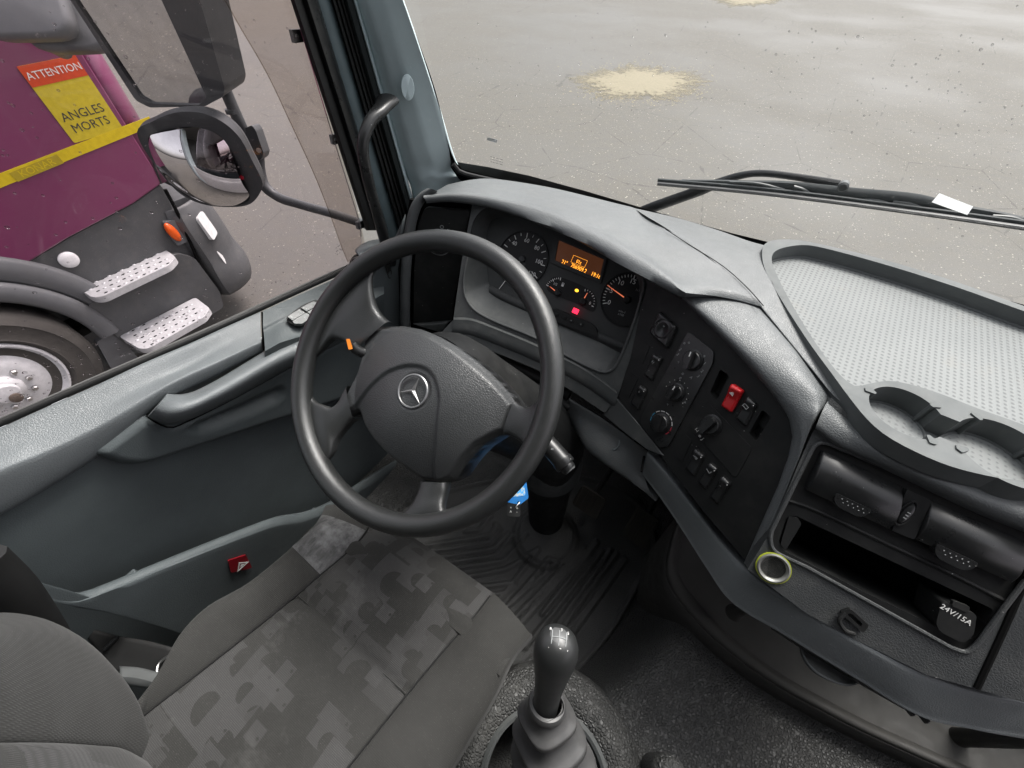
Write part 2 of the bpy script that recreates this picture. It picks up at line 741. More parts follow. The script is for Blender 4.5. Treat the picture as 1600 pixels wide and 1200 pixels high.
def asphalt():
    t = NT('wet_asphalt')
    co = t.co()
    big = t.noise(co, .22, 4, .5)
    wet = t.rng(big, .42, .62, 0, 1)
    fine = t.noise(co, 120, 4, .75)
    mid = t.noise(co, 5, 8, .7)
    c = t.mix(t.rng(fine, .32, .68, 0, 1), (.068, .065, .059), (.132, .126, .114))
    c = t.mix(t.rng(mid, .35, .7, 0, .45), c, (.115, .104, .082))
    # pale and dark chips of two sizes set in the binder
    for sc_, share, tone, k in ((30, .86, (.36, .34, .28), .8), (62, .7, (.26, .245, .205), .7), (48, .8, (.03, .03, .027), .75)):
        off = t.n('ShaderNodeMapping')
        off.inputs['Location'].default_value = (sc_ * .37, sc_ * .11, 0)
        t.l(co, off.inputs['Vector'])
        v = t.vor(off.outputs[0], sc_)
        col = t.n('ShaderNodeSeparateColor')
        t.l(v.outputs['Color'], col.inputs[0])
        gate = t.math('GREATER_THAN', col.outputs[0], share)
        size = t.rng(col.outputs[1], 0, 1, .1, .32)
        dot = t.math('LESS_THAN', v.outputs['Distance'], size)
        c = t.mix(t.math('MULTIPLY', t.math('MULTIPLY', gate, dot), k), c, tone)
    c = t.mix(t.math('MULTIPLY', wet, .35), c, (.075, .075, .072))
    # hairline cracks
    cr_ = t.vor(co, .7, 'DISTANCE_TO_EDGE')
    crack = t.math('LESS_THAN', t.math('ADD', cr_.outputs['Distance'], t.math('MULTIPLY', t.noise(co, 4, 6, .7), .05)), .028)
    c = t.mix(t.math('MULTIPLY', crack, .5), c, (.04, .038, .035))
    h = t.math('ADD', t.math('MULTIPLY', fine, .5), t.math('MULTIPLY', t.noise(co, 45, 2), .5))
    dry = t.math('SUBTRACT', 1.0, wet)
    nd = t.n('ShaderNodeBump')
    nd.inputs['Distance'].default_value = .008
    t.l(t.rng(dry, 0, 1, .2, .6), nd.inputs['Strength'])
    t.l(h, nd.inputs['Height'])
    t.base(c, t.rng(wet, 0, 1, .75, .58), .3, None, nd.outputs[0])
    return t.m


M_ASPH = asphalt()
g = mesh('ground', [V((-150, -150, GZ)), V((150, -150, GZ)), V((150, 150, GZ)), V((-150, 150, GZ))], [(0, 1, 2, 3)], M_ASPH)
g['kind'] = 'structure'


def sand(u0, u1, v0, v1, seed, n):
    """a low spill of sand: a thin ragged sheet that thins out into single grains"""
    t = NT('sand')
    co = t.co()
    at = t.n('ShaderNodeAttribute', attribute_name='spread')
    nz = t.noise(co, 7, 8, .75)
    k = t.rng(t.math('ADD', at.outputs['Fac'], t.math('MULTIPLY', t.math('SUBTRACT', nz, .5), 1.5)), .55, 1.05, 0, 1)
    c = t.mix(t.noise(co, 30, 6, .7), (.13, .115, .08), (.3, .265, .185))
    t.base(c, .8, .3, None, t.bump(t.noise(co, 60, 5), .5, .01))
    tr = t.n('ShaderNodeBsdfTransparent')
    mx = t.n('ShaderNodeMixShader')
    t.l(k, mx.inputs[0])
    t.l(t.b.outputs[0], mx.inputs[1])
    t.l(tr.outputs[0], mx.inputs[2])
    t.l(mx.outputs[0], t.out.inputs['Surface'])
    rs = random.Random(seed)
    ph = [rs.uniform(0, 6) for _ in range(8)]
    uc, vc, du, dv = (u0 + u1) / 2, (v0 + v1) / 2, (u1 - u0) / 2, (v1 - v0) / 2
    c0 = P(uc, vc, z=GZ)
    vs, fs, at_ = [c0 + V((0, 0, .03))], [], [0]
    N, K = 140, 6
    for i in range(N):
        a = 2 * math.pi * i / N
        r = 1 + .1 * math.sin(2 * a + ph[0]) + .08 * math.sin(5 * a + ph[1]) + .06 * math.sin(11 * a + ph[2]) + .05 * math.sin(23 * a + ph[3]) + .05 * math.sin(37 * a + ph[4]) + rs.uniform(-.05, .05)
        q = P(uc + du * r * math.cos(a), vc + dv * r * math.sin(a), z=GZ)
        for j in range(1, K + 1):
            f = j / K
            vs.append(c0.lerp(q, f) + V((0, 0, .004 + .026 * (1 - f) ** 1.2)))
            at_.append(f)
    for i in range(N):
        a, b = 1 + i * K, 1 + ((i + 1) % N) * K
        fs.append((0, a, b))
        fs += [(a + j, a + j + 1, b + j + 1, b + j) for j in range(K - 1)]
    o = mesh('sand_patch', vs, fs, t.m)
    o['kind'] = 'structure'
    av = o.data.attributes.new('spread', 'FLOAT', 'POINT')
    av.data.foreach_set('value', at_)
    vs, fs = [], []
    for i in range(n):
        a, r = rs.uniform(0, 2 * math.pi), 1 + abs(rs.gauss(0, .28)) - .2
        q = P(uc + du * r * math.cos(a), vc + dv * r * math.sin(a), z=GZ)
        s = rs.uniform(.005, .022)
        o_ = len(vs)
        for k_ in range(4):
            vs.append(q + V((s * math.cos(a + k_ * 1.57) * rs.uniform(.6, 1.3), s * math.sin(a + k_ * 1.57) * rs.uniform(.6, 1.3), .001)))
        vs.append(q + V((0, 0, s * .4)))
        fs += [(o_ + k_, o_ + (k_ + 1) % 4, o_ + 4) for k_ in range(4)]
    mesh('sand_grains', vs, fs, simple('sand_grain', (.3, .26, .17), .8, .2), kind='stuff')


sand(905, 1094, 100, 160, 3, 700)
sand(1110, 1230, -14, 10, 5, 250)
# loose chips and scraps lying on the asphalt
rs = random.Random(11)
M_CHIP = simple('pale_gravel', (.36, .34, .29), .8, .2)
vs, fs = [], []
for i in range(520):
    u, v = rs.uniform(720, 1600), rs.uniform(120, 480)
    q = P(u, v, z=GZ)
    s = rs.uniform(.003, .009)
    a = rs.uniform(0, 3)
    o = len(vs)
    for k in range(5):
        r_ = s * rs.uniform(.7, 1.2)
        vs.append(q + V((r_ * math.cos(a + k * 1.256), r_ * math.sin(a + k * 1.256), 0)))
    vs.append(q + V((0, 0, s * .7)))
    fs += [(o + k, o + (k + 1) % 5, o + 5) for k in range(5)]
mesh('gravel', vs, fs, M_CHIP, kind='stuff')

# ------------------------------------------------------------------ the burgundy truck alongside
TX = -3.2
NB = thing('parked_truck', 'burgundy truck with grey skirts and silver steps parked beyond the side window', 'truck', (TX - .8, 0, GZ))
SF = Fr((TX, 0, 0), (1, 0, 0))           # its side: local x = forward, local y = up
t = NT('burgundy_paint')
co = t.co()
dirt = t.noise(co, 3, 7, .65)
scr = t.noise(t.co((40, 3, 90)), 6, 4, .7)
c = t.mix(t.rng(dirt, .4, .8, 0, .3), (.155, .026, .083), (.17, .075, .11))  # burgundy lightened to paint in the pale veil of window glare
c = t.mix(t.rng(scr, .62, .7, 0, .25), c, (.34, .22, .27))
t.base(c, .3, .5, None, None)
t.b.inputs['Coat Weight'].default_value = .5
M_BURG = t.m
M_SKIRT = plastic('skirt_plastic', (.07, .073, .075), .55, 160, .15, .001, .4, dust=.4, dustc=(.13, .125, .115), speck=.1)
M_SKIRTL = plastic('fender_plastic', (.11, .115, .12), .5, 160, .12, .001, .4, dust=.3, dustc=(.14, .135, .125))
M_ALU = simple('step_aluminium', (.52, .53, .54), .45, .5, .3)
M_YEL = simple('yellow_tape', (.55, .42, .01), .5, .4)

t = NT('tyre_rubber')
co = t.co()
t.base(t.mix(t.noise(co, 12, 6, .7), (.03, .029, .027), (.085, .08, .072)), .75, .3, None, t.bump(t.noise(co, 60, 4), .3, .004))
M_TYRE = t.m

# cab side: door skin, running up past the top of the picture, rounded at the front corner
low = SF.ls([(-60, 408), (0, 406), (45, 411), (111, 370), (168, 340), (210, 318), (252, 288)])
fr_b = low[-1][0] + .015
bot = [(-2.2, low[0][1])] + low[:1] + low[1:]
prof = bot + [(fr_b, low[-1][1]), (fr_b, .35), (fr_b - .25, 1.15), (-2.2, 1.15)]
vs, fs = plate(prof, -.06, 0)
mesh('body_side', xf((vs, fs), SF.M)[0], fs, M_BURG, NB, bev=.012)
# front corner and front wall of the cab
rows = []
for zz in (low[-1][1], -.3, .35):
    rows.append([V((TX - .004, fr_b - .012, zz)), V((TX - .02, fr_b + .05, zz)), V((TX - .1, fr_b + .12, zz)), V((TX - .4, fr_b + .17, zz)), V((TX - 1.1, fr_b + .2, zz)), V((TX - 1.9, fr_b + .17, zz))])
vs, fs = loft(rows, 30)
mesh('front_panel', vs, fs, M_BURG, NB, solid=.02)
# shut line of the door, a press line and the door's lower seal
dl = SF.ls([(232, 215), (240, 255), (252, 287)])
vs, fs = tube([SF.w(a, b, .001) for a, b in dl], .006, 6, 10)
mesh('door_seam', vs, fs, M_RUBBER, NB)
# cab roof and far side so that it is a cab from any side
mesh('cab_block', *box(TX - 2.2, TX - .065, -2.2, fr_b - .02, -.85, 1.12), M_BURG, NB, bev=.05)
mesh('chassis', *box(TX - 2.0, TX - .25, -2.3, fr_b - .1, -1.45, -.92), M_SKIRT, NB)
# yellow reflective band
st = [SF.l(-30, 310), SF.l(0, 296), SF.l(105, 246), SF.l(207, 199), SF.l(236, 188)]
zc = sum(b for a, b in st) / len(st)
band = [(st[0][0] - .3, st[1][1] - .03), (st[-1][0], st[-1][1] - .028), (st[-1][0], st[-1][1] + .022), (st[0][0] - .3, st[1][1] + .03)]
vs, fs = plate(band, .001, .004)
tape = mesh('reflective_tape', xf((vs, fs), SF.M)[0], fs, M_YEL, NB)
a_, b_ = SF.l(65, 267)
a2, b2 = SF.l(36, 281)
w_ = ((a_ - a2) ** 2 + (b_ - b2) ** 2) ** .5
rot = math.atan2(band[1][1] - band[0][1], band[1][0] - band[0][0])
a_, b_ = SF.l(58, 262)
vs, fs = plate([(-.12, -.024), (.12, -.024), (.12, .024), (-.12, .024)], 0, .001)
M_YEL2 = simple('tape_label_ink', (.36, .28, .02), .5, .3)
mesh('tape_label', vs, fs, M_YEL2, tape, SF.at(a_, b_, .0045, rot))
text('tape_lettering', 'KONAR', .05, SF.at(a_, b_, .0058, rot), M_YEL, tape)
# warning sticker
q = [SF.l(*p) for p in ((57, 121), (122, 96), (168, 185), (112, 219))]
rot = math.atan2(q[1][1] - q[0][1], q[1][0] - q[0][0])
sc_ = ((q[0][0] + q[1][0] + q[2][0] + q[3][0]) / 4, (q[0][1] + q[1][1] + q[2][1] + q[3][1]) / 4)
W_, H_ = .27, .36
rot = .02
stk = mesh('warning_sticker', *plate(rnd([(-W_ / 2, -H_ / 2), (W_ / 2, -H_ / 2), (W_ / 2, H_ / 2), (-W_ / 2, H_ / 2)], .01), 0, .002), simple('sticker_yellow', (.5, .4, .02), .4), NB, SF.at(sc_[0], sc_[1], .001, rot))
hd = mesh('sticker_header', *plate([(-W_ / 2, H_ / 2 - .09), (W_ / 2, H_ / 2 - .09), (W_ / 2, H_ / 2), (-W_ / 2, H_ / 2)], .002, .003), simple('sticker_red', (.55, .06, .015), .4), stk, SF.at(sc_[0], sc_[1], .001, rot))
text('sticker_lettering', 'ATTENTION', .046, SF.at(sc_[0], sc_[1] + H_ / 2 - .046, .0046, rot), M_WHITE, stk)
text('sticker_lettering', 'ANGLES\nMORTS', .06, SF.at(sc_[0], sc_[1] - .09, .0036, rot), simple('sticker_ink', (.03, .03, .03), .5), stk)

# skirt under the door and the step box
lowpx = [(45, 411), (111, 370), (168, 340), (210, 318), (252, 288)]
sk = [SF.l(*p) for p in lowpx]
sk = [(a, b - .004) for a, b in sk]
sk += [SF.l(262, 300), SF.l(303, 392), SF.l(330, 452), (SF.l(330, 452)[0], -1.78), (-.05, -1.78), SF.l(150, 520)]
vs, fs = plate(sk, -.12, -.02)
mesh('side_skirt', xf((vs, fs), SF.M)[0], fs, M_SKIRT, NB, bev=.01)
# bulged lower box that carries the lower step
bx = [SF.l(*p) for p in ((160, 478), (262, 405), (330, 420), (340, 470), (330, 560), (215, 600), (165, 520))]
bx = [(.02, -1.28), (.66, -1.22), (.74, -1.3), (.76, -1.62), (.72, -1.76), (.05, -1.76), (.02, -1.6)]
vs, fs = plate(rnd(bx, .03), -.02, .045)
mesh('step_box', xf((vs, fs), SF.M)[0], fs, M_SKIRT, NB, bev=.02, seg=3)


def step(name, zt, y0, y1, x_in, x_out):
    """an oblong pressed tread with rounded outer corners and punched studs"""
    o2 = [(y0, x_in), (y0 + .015, x_out - .05), (y0 + .05, x_out), (y1 - .1, x_out), (y1 - .015, x_out - .06), (y1, x_in + .02)]
    o2 = rnd([(b, a) for a, b in o2], .03)
    vs, fs = plate(o2, zt - .045, zt)
    s = mesh(name, vs, fs, M_ALU, NB, bev=.009, seg=3)
    vs, fs = [], []
    pv, pf = [], []
    ny, nx = 12, 5
    for i in range(ny):
        for j in range(nx):
            y = y0 + .05 + (y1 - y0 - .1) * (i + (.5 if j % 2 else 0)) / ny
            x = x_in + .02 + (x_out - x_in - .045) * j / (nx - 1)
            if not inside((x, y), [(p[0], p[1]) for p in o2]) or dpoly((x, y), o2) < .014: continue
            o = len(vs)
            tgt, tf = (vs, fs) if (i + j) % 2 else (pv, pf)
            o = len(tgt)
            for r_, h_ in ((1, .0005), (.65, .005 if tgt is pv else .0008)):
                for k in range(8):
                    a = k * math.pi / 4
                    tgt.append(V((x + .008 * r_ * math.cos(a), y + .012 * r_ * math.sin(a), zt + h_)))
            for k in range(8): tf.append((o + k, o + (k + 1) % 8, o + 8 + (k + 1) % 8, o + 8 + k))
            tf.append(tuple(o + 8 + k for k in range(8)))
    mesh('tread_holes', vs, fs, M_VOID, s, kind='stuff')
    mesh('tread_studs', pv, pf, M_ALU, s, kind='stuff')
    # the tray's own bracket
    return s


step('step', -1.2, .05, .63, -3.3, -3.02)
step('step', -1.56, .03, .58, -3.16, -2.86)
# round marker lamp
a_, b_ = SF.l(109, 407)
mesh('marker_lamp', *lathe([(.05, 0), (.05, .008), (.044, .014), (.02, .017)], 28), simple('white_lens', (.75, .75, .75), .3), NB, SF.at(a_, b_, -.018))
# amber side indicator on its plinth
a_, b_ = SF.l(268, 362)
vs, fs = plate(rnd([(-.045, -.09), (.06, -.09), (.07, .07), (-.035, .09)], .02), -.02, .012)
mesh('indicator_plinth', vs, fs, M_SKIRTL, NB, SF.at(a_ + .02, b_ - .01, 0), bev=.006)
vs, fs = lathe([(.05, 0), (.05, .01), (.042, .022), (.02, .028)], 28)
mesh('side_indicator', [V((v.x * .62, v.y * 1.45, v.z)) for v in vs], fs, simple('amber_lens', (.72, .1, .01), .25), NB, SF.at(a_, b_, .012, .15))
# bumper corner: grey moulding that wraps from the side to the front
rows = []
for zz, g_, k_ in ((-.97, -.02, 0), (-1.05, .01, 0), (-1.2, .02, .02), (-1.38, .02, .03), (-1.5, .04, .05), (-1.6, .04, .05), (-1.68, .02, .03)):
    rows.append([V((TX - .1, .76 + k_ * .5, zz)), V((TX + g_, .79 + k_ * .5, zz)), V((TX + g_ - .01, .9 + k_, zz)), V((TX + g_ - .1, 1.04 + k_, zz)), V((TX + g_ - .4, 1.12 + k_, zz)), V((TX - 1.2, 1.16 + k_, zz)), V((TX - 2.1, 1.1 + k_, zz))])
vs, fs = loft(rows, 34, 4)
mesh('bumper', vs, fs, M_SKIRT, NB, solid=.03)
mesh('bumper_core', *box(TX - 2.1, TX - .1, .55, 1.0, -1.7, -.96), M_SKIRT, NB)
# headlamp and fog lamp let into the corner
for nm, u, v, w_, h_, r_ in (('headlight', 323, 353, .045, .1, .35), ('fog_light', 346, 399, .03, .07, .3)):
    c0 = P(u, v, x=TX + .03)
    fr_ = Fr(c0, (.85, .5, .12))
    vs, fs = plate(rnd([(-w_, -h_), (w_, -h_ * .8), (w_, h_), (-w_, h_ * .8)], .025), -.03, .012)
    mesh(nm, vs, fs, simple(nm + '_lens', (.62, .63, .62), .15), NB, fr_.M, bev=.006)
vs, fs = tube([P(u, v, x=TX + .022) for u, v in ((258, 296), (276, 330), (300, 385), (320, 432), (334, 466))], .012, 8, 20)
mesh('bumper_gap', vs, fs, M_VOID, NB)
# wheel, tyre and wing
c0 = P(25, 622, x=-3.12)
c0.z = max(c0.z, GZ + .49)
WF2 = Fr(c0, (1, 0, 0))
tb = SF.l(40, 508)
R_T = .485
tyre = mesh('tyre', *lathe([(.30, -.27), (.36, -.29), (R_T - .03, -.28), (R_T, -.24), (R_T, -.05), (R_T - .006, -.03), (R_T - .03, -.005), (R_T - .06, .006), (R_T - .065, .011), (R_T - .075, .006), (R_T - .12, .012), (.335, .01), (.325, .016), (.312, .006), (.29, -.02)], 96), M_TYRE, NB, WF2.M)
for k in range(8):
    a = k * math.pi / 4
    pass
text('tyre_lettering', 'Fit Route', .05, WF2.at(.02, .395, .0105, 0), M_RUBBER, tyre, depth=.0015)
M_RIM = simple('rim_steel', (.6, .61, .62), .4, .5, .1)
rim = mesh('rim', *lathe([(.292, -.03), (.3, -.004), (.295, .012), (.284, .012), (.274, -.005), (.264, -.02), (.245, -.03), (.215, -.02), (.17, .005), (.14, .01), (.1, .012), (.02, .012)], 64), M_RIM, NB, WF2.M)
for k in range(8):
    a = 2 * math.pi * (k + .6) / 8
    vs, fs = plate(circ(.03, 18, 0, 0, .019), 0, .004)
    mesh('rim_hole', vs, fs, M_VOID, rim, WF2.M @ Matrix.Rotation(a, 4, 'Z') @ Matrix.Translation((.23, 0, -.026)) @ Matrix.Rotation(math.pi / 2, 4, 'Z'))
mesh('hub', *lathe([(.095, -.03), (.09, .03), (.075, .045), (.06, .05), (.055, .075), (.01, .08)], 36), M_RIM, NB, WF2.M)
nv = lathe([(.016, 0), (.016, .02), (.012, .024)], 6)
for k in range(10):
    a = 2 * math.pi * k / 10
    mesh('wheel_nut', *nv, M_STEEL, rim, WF2.M @ Matrix.Rotation(a, 4, 'Z') @ Matrix.Translation((.125, 0, .01)))
cap_p = P(25, 621, x=-3.07)
mesh('hub_cap', *lathe([(.03, 0), (.03, .012), (.02, .016)], 24), simple('rusty_cap', (.09, .07, .055), .7), NB, Fr(P(25, 621, x=-3.04), (1, 0, 0)).M)
# wing: an arch of two rolls over the tyre
def arch(name, r0, r1, x0, x1, a0, a1, mat):
    rows = []
    for (r_, x_) in ((r0, x0), (r0, x1 - .02), (r0 + .02, x1), (r1 - .02, x1), (r1, x1 - .02), (r1, x0)):
        rows.append([V((x_, c0.y + r_ * math.cos(math.radians(a)), c0.z + r_ * math.sin(math.radians(a)))) for a in range(a0, a1 + 1, 5)])
    vs, fs = loft(rows, 44, spl=False)
    return mesh(name, vs, fs, mat, NB, ang=50)
arch('wheel_arch', .545, .66, -3.7, -3.13, -2, 180, M_SKIRTL)
arch('wheel_arch', .66, .8, -3.7, -3.16, 8, 180, M_SKIRTL)
mesh('wheel_well', *box(TX - .5, TX - .42, c0.y - .7, c0.y + .7, -1.7, -.9), M_VOID, NB)
# bracket plate between wing and step box
vs, fs = plate(rnd([SF.l(*p) for p in ((148, 533), (175, 512), (215, 560), (205, 600), (180, 590))], .01), -.02, .03)
mesh('bracket', xf((vs, fs), SF.M)[0], fs, M_SKIRTL, NB)
# its mirrors, seen edge-on above the door
def nbmirror(cx, w_, h_, px):
    c_ = P(*px, x=cx)
    vs, fs = lathe([(.01, -.05), (.6, -.045), (.92, -.01), (1, .03), (.98, .05), (.9, .055), (.02, .056)], 40)
    out = []
    for v in vs:
        r_ = math.hypot(v.x, v.y)
        a = math.atan2(v.y, v.x)
        k = (abs(math.cos(a)) ** 5 + abs(math.sin(a)) ** 5) ** -.2
        out.append(V((r_ * k * math.cos(a) * w_, r_ * k * math.sin(a) * h_, v.z * 1.3)))
    return mesh('mirror_housing', out, fs, M_SKIRTL, NB, Fr(c_, (.55, -.6, .58)).M, ang=60)
nbmirror(-2.85, .17, .12, (112, 42))
nbmirror(-2.85, .2, .14, (40, 12))
vs, fs = tube([P(88, 10, x=-2.8), P(100, 30, x=-2.82), P(104, 48, x=-2.86)], .03, 12, 10)
mesh('mirror_arm', vs, fs, M_SKIRT, NB)
vs, fs = tube([P(-30, 25, x=-2.95), P(30, 45, x=-2.95), P(75, 66, x=-3.0), P(98, 78, x=-3.1)], .04, 12, 16)
mesh('mirror_arm', vs, fs, M_SKIRTL, NB)
# ------------------------------------------------------------------ cab shell: what stands round the seats
CABX0, CABX1 = -.5, 1.72          # inner faces of the two doors
M_LINER = simple('roof_lining', (.3, .3, .29), .9, .1)
M_TRIMWALL = plastic('rear_wall_trim', (.1, .105, .105), .7, 300, .1)
o = mesh('roof', *box(CABX0 - .1, CABX1 + .1, -1.15, -.12, .86, .92), M_LINER, bev=.02)  # unseen; shades the rear, cut short over the dash to let skylight in
o['kind'] = 'structure'
o = mesh('rear_wall', *box(CABX0 - .1, CABX1 + .1, -1.22, -1.16, -.9, .9), M_TRIMWALL)
o['kind'] = 'structure'
# far door: a low panel with an open window above it
FD = thing('passenger_door', 'grey passenger door at the right side of the cab', 'door', (CABX1 + .04, 0, -.8))
mesh('door_panel', *box(CABX1, CABX1 + .08, -1.1, .6, -.85, -.05), M_DOOR, FD, bev=.02)
mesh('window_frame', *box(CABX1 + .01, CABX1 + .07, -1.14, -.95, -.05, .86), M_RUBBER, FD)
mesh('window_glass', *box(CABX1 + .035, CABX1 + .039, -.95, .45, -.05, .86), M_SIDEGLASS, FD)
# wall behind the driver's door (B pillar)
o = mesh('b_pillar', *box(CABX0 - .08, CABX0 + .08, -1.16, -.78, -.9, .86), M_PILLAR, bev=.02)
tag(o, 'grey pillar behind the driver door opening', 'pillar')
# outer skin of this cab below the doors and windscreen, seen in mirrors only
o = mesh('cab_nose', *box(CABX0 - .05, CABX1 + .1, .62, .86, -1.5, -.25), simple('cab_paint', (.55, .55, .54), .35), bev=.04)
tag(o, 'white painted front panel of the cab under the windscreen', 'body panel')

# ------------------------------------------------------------------ windscreen
WS = []
def wsp(s, t):
    """windscreen surface: s 0..1 across, t 0..1 upwards"""
    x = -.45 + s * (CABX1 + .45 + .05)
    k = (2 * s - 1)
    y = .69 - .13 * k * k - .21 * t
    z = -.02 + .92 * t
    return V((x, y, z))
vs, fs = [], []
for j in range(15):
    for i in range(31):
        vs.append(wsp(i / 30, j / 14))
for j in range(14):
    for i in range(30):
        fs.append((j * 31 + i, j * 31 + i + 1, (j + 1) * 31 + i + 1, (j + 1) * 31 + i))
wsd = thing('windscreen', 'clear curved windscreen with rain drops above the dashboard', 'windscreen', wsp(.5, 0))
mesh('glass', vs, fs, M_GLASS, wsd, off=0)


def wsn(s, t):
    a, b, c = wsp(s, t), wsp(s + .01, t), wsp(s, t + .01)
    return (c - a).cross(b - a).normalized()


def ws_hit(u, v):
    """where the line of sight through u, v meets the windscreen"""
    r = ray(u, v)
    lo = None
    s = .4
    for k in range(300):
        q = CAM + r * (s + k * .005)
        ss = (q.x + .45) / (CABX1 + .5)
        kk = 2 * ss - 1
        t = (q.z + .02) / .92
        if q.y > .69 - .13 * kk * kk - .21 * t: return q, ss, t
    return q, ss, t


def drops(name, pts, parent, r0, r1, seed):
    rs = random.Random(seed)
    vs, fs = [], []
    for q, n in pts:
        r_ = rs.uniform(r0, r1) * (1 if rs.random() < .8 else 1.5)
        ax = n.orthogonal().normalized()
        ay = n.cross(ax)
        o = len(vs)
        for rr, hh in ((1, 0), (.75, .45), (.3, .62)):
            for k in range(6):
                a = k * math.pi / 3
                vs.append(q + ax * (r_ * rr * math.cos(a)) + ay * (r_ * rr * math.sin(a) * 1.3) + n * (hh * r_))
        for j in range(2):
            for k in range(6):
                fs.append((o + j * 6 + k, o + j * 6 + (k + 1) % 6, o + j * 6 + 6 + (k + 1) % 6, o + j * 6 + 6 + k))
        fs.append(tuple(o + 12 + k for k in range(6)))
    return mesh(name, vs, fs, M_DROP, parent, kind='stuff')


rs = random.Random(4)
pts = []
for i in range(300):
    u = rs.uniform(720, 1600)
    v = abs(rs.gauss(0, 1)) * 160 + rs.uniform(0, 90) if rs.random() < .7 else rs.uniform(60, 330)
    if v > 20 + (u - 700) * .42 and u < 1100 and v > 230: continue
    q, s_, t_ = ws_hit(u, v)
    n = wsn(s_, t_)
    if n.y < 0: n = -n
    pts.append((q + n * .004, n))
drops('rain_drops', pts, wsd, .0006, .0012, 5)
# black ceramic print and seal along the lower edge of the glass
low_px = [(640, 20), (682, 140), (702, 222), (712, 250), (722, 262), (740, 268), (790, 279), (850, 292), (950, 315), (1050, 340), (1120, 360), (1200, 385), (1300, 415), (1500, 470), (1700, 520)]
a = [ws_hit(u, v)[0] for u, v in low_px]
b = [ws_hit(u - 1 if i < 3 else u, v + (0 if i < 3 else 16))[0] + (V((-.05, .01, 0)) if i < 3 else V((0, .002, -.01))) for i, (u, v) in enumerate(low_px)]
vs, fs = loft([[p + V((0, -.004, 0)) for p in a], [p + V((0, -.004, 0)) for p in b]], 70)
mesh('edge_print', vs, fs, M_VOID, wsd)
vs, fs = tube([p + V((0, -.012, -.006)) for p in a[3:]], .0065, 8, 60)
mesh('rubber_seal', vs, fs, M_RUBBER, wsd)
for k, (u, v, w) in enumerate(((777, 246, 14), (777, 250, 16), (777, 254, 13))):
    q, s_, t_ = ws_hit(u, v)
    text('glass_print', '-- --- -- - ---' if k != 1 else '- -- - --- -- -', .0075, Fr(q + V((0, -.003, 0)), (0, -1, .25)).M, M_VOID, wsd)
q, s_, t_ = ws_hit(770, 218)
lb = mesh('glass_label', *plate([(-.014, -.003), (.013, -.0035), (.015, .003), (-.012, .0035)], 0, .0006), M_WHITE, wsd, Fr(q + V((0, -.003, 0)), (0, -1, .25)).M)

# ------------------------------------------------------------------ wiper
WY = .735
wp = thing('windscreen_wiper', 'black windscreen wiper with a white paper tag resting across the glass', 'wiper', P(1300, 310, y=WY))
def wpx(pts, dy=0): return [P(u, v, y=WY + dy) for u, v in pts]
M_WIPER = simple('wiper_black', (.02, .022, .024), .45, .5)
M_WIPER2 = simple('wiper_grey', (.07, .078, .08), .45, .5)
vs, fs = tube(wpx([(1028, 287), (1200, 303), (1400, 328), (1600, 356), (1720, 374)]), [(.004, .006)] * 5, 8, 30, up=(0, 1, 0))
mesh('blade', vs, fs, M_WIPER, wp)
vs, fs = tube(wpx([(1028, 282), (1200, 297), (1400, 322), (1600, 349), (1720, 367)], .008), [(.005, .003)] * 5, 8, 30, up=(0, 1, 0))
mesh('blade_spine', vs, fs, M_WIPER2, wp)
vs, fs = tube(wpx([(1065, 283), (1150, 286), (1240, 291), (1318, 303), (1420, 312), (1500, 327), (1560, 336), (1640, 354)], .018), [(.004, .003), (.006, .004), (.009, .005), (.013, .006), (.012, .006), (.008, .005), (.006, .004), (.004, .003)], 8, 40, up=(0, 1, 0))
mesh('blade_bridge', vs, fs, M_WIPER2, wp)
for a0, a1 in (((1140, 285), (1225, 297)), ((1240, 292), (1272, 310)), ((1395, 316), (1450, 331)), ((1340, 313), (1400, 323)), ((1550, 338), (1610, 351))):
    vs, fs = tube(wpx([a0, ((a0[0] + a1[0]) / 2, (a0[1] + a1[1]) / 2 - 4), a1], .012), .0035, 8, 8)
    mesh('claw', vs, fs, M_WIPER2, wp)
vs, fs = tube(wpx([(960, 350), (1010, 328), (1095, 297), (1140, 279), (1180, 271), (1240, 276), (1310, 289)], .03), [(.011, .006), (.013, .006), (.012, .006), (.008, .005), (.007, .005), (.007, .005), (.009, .005)], 10, 40, up=(0, 1, 0))
mesh('arm', vs, fs, M_WIPER, wp)
mesh('pivot', *lathe([(.009, -.004), (.009, .008), (.006, .011)], 16), M_WIPER2, wp, Fr(P(1318, 290, y=WY), (0, -1, 0)).M)
vs, fs = plate([(-.026, -.009), (.028, -.008), (.027, .008), (-.025, .009)], 0, .001)
mesh('paper_tag', vs, fs, simple('paper', (.85, .88, .87), .8), wp, Fr(P(1487, 319, y=WY - .012), (0, -.62, .78)).at(0, 0, 0, -.17))

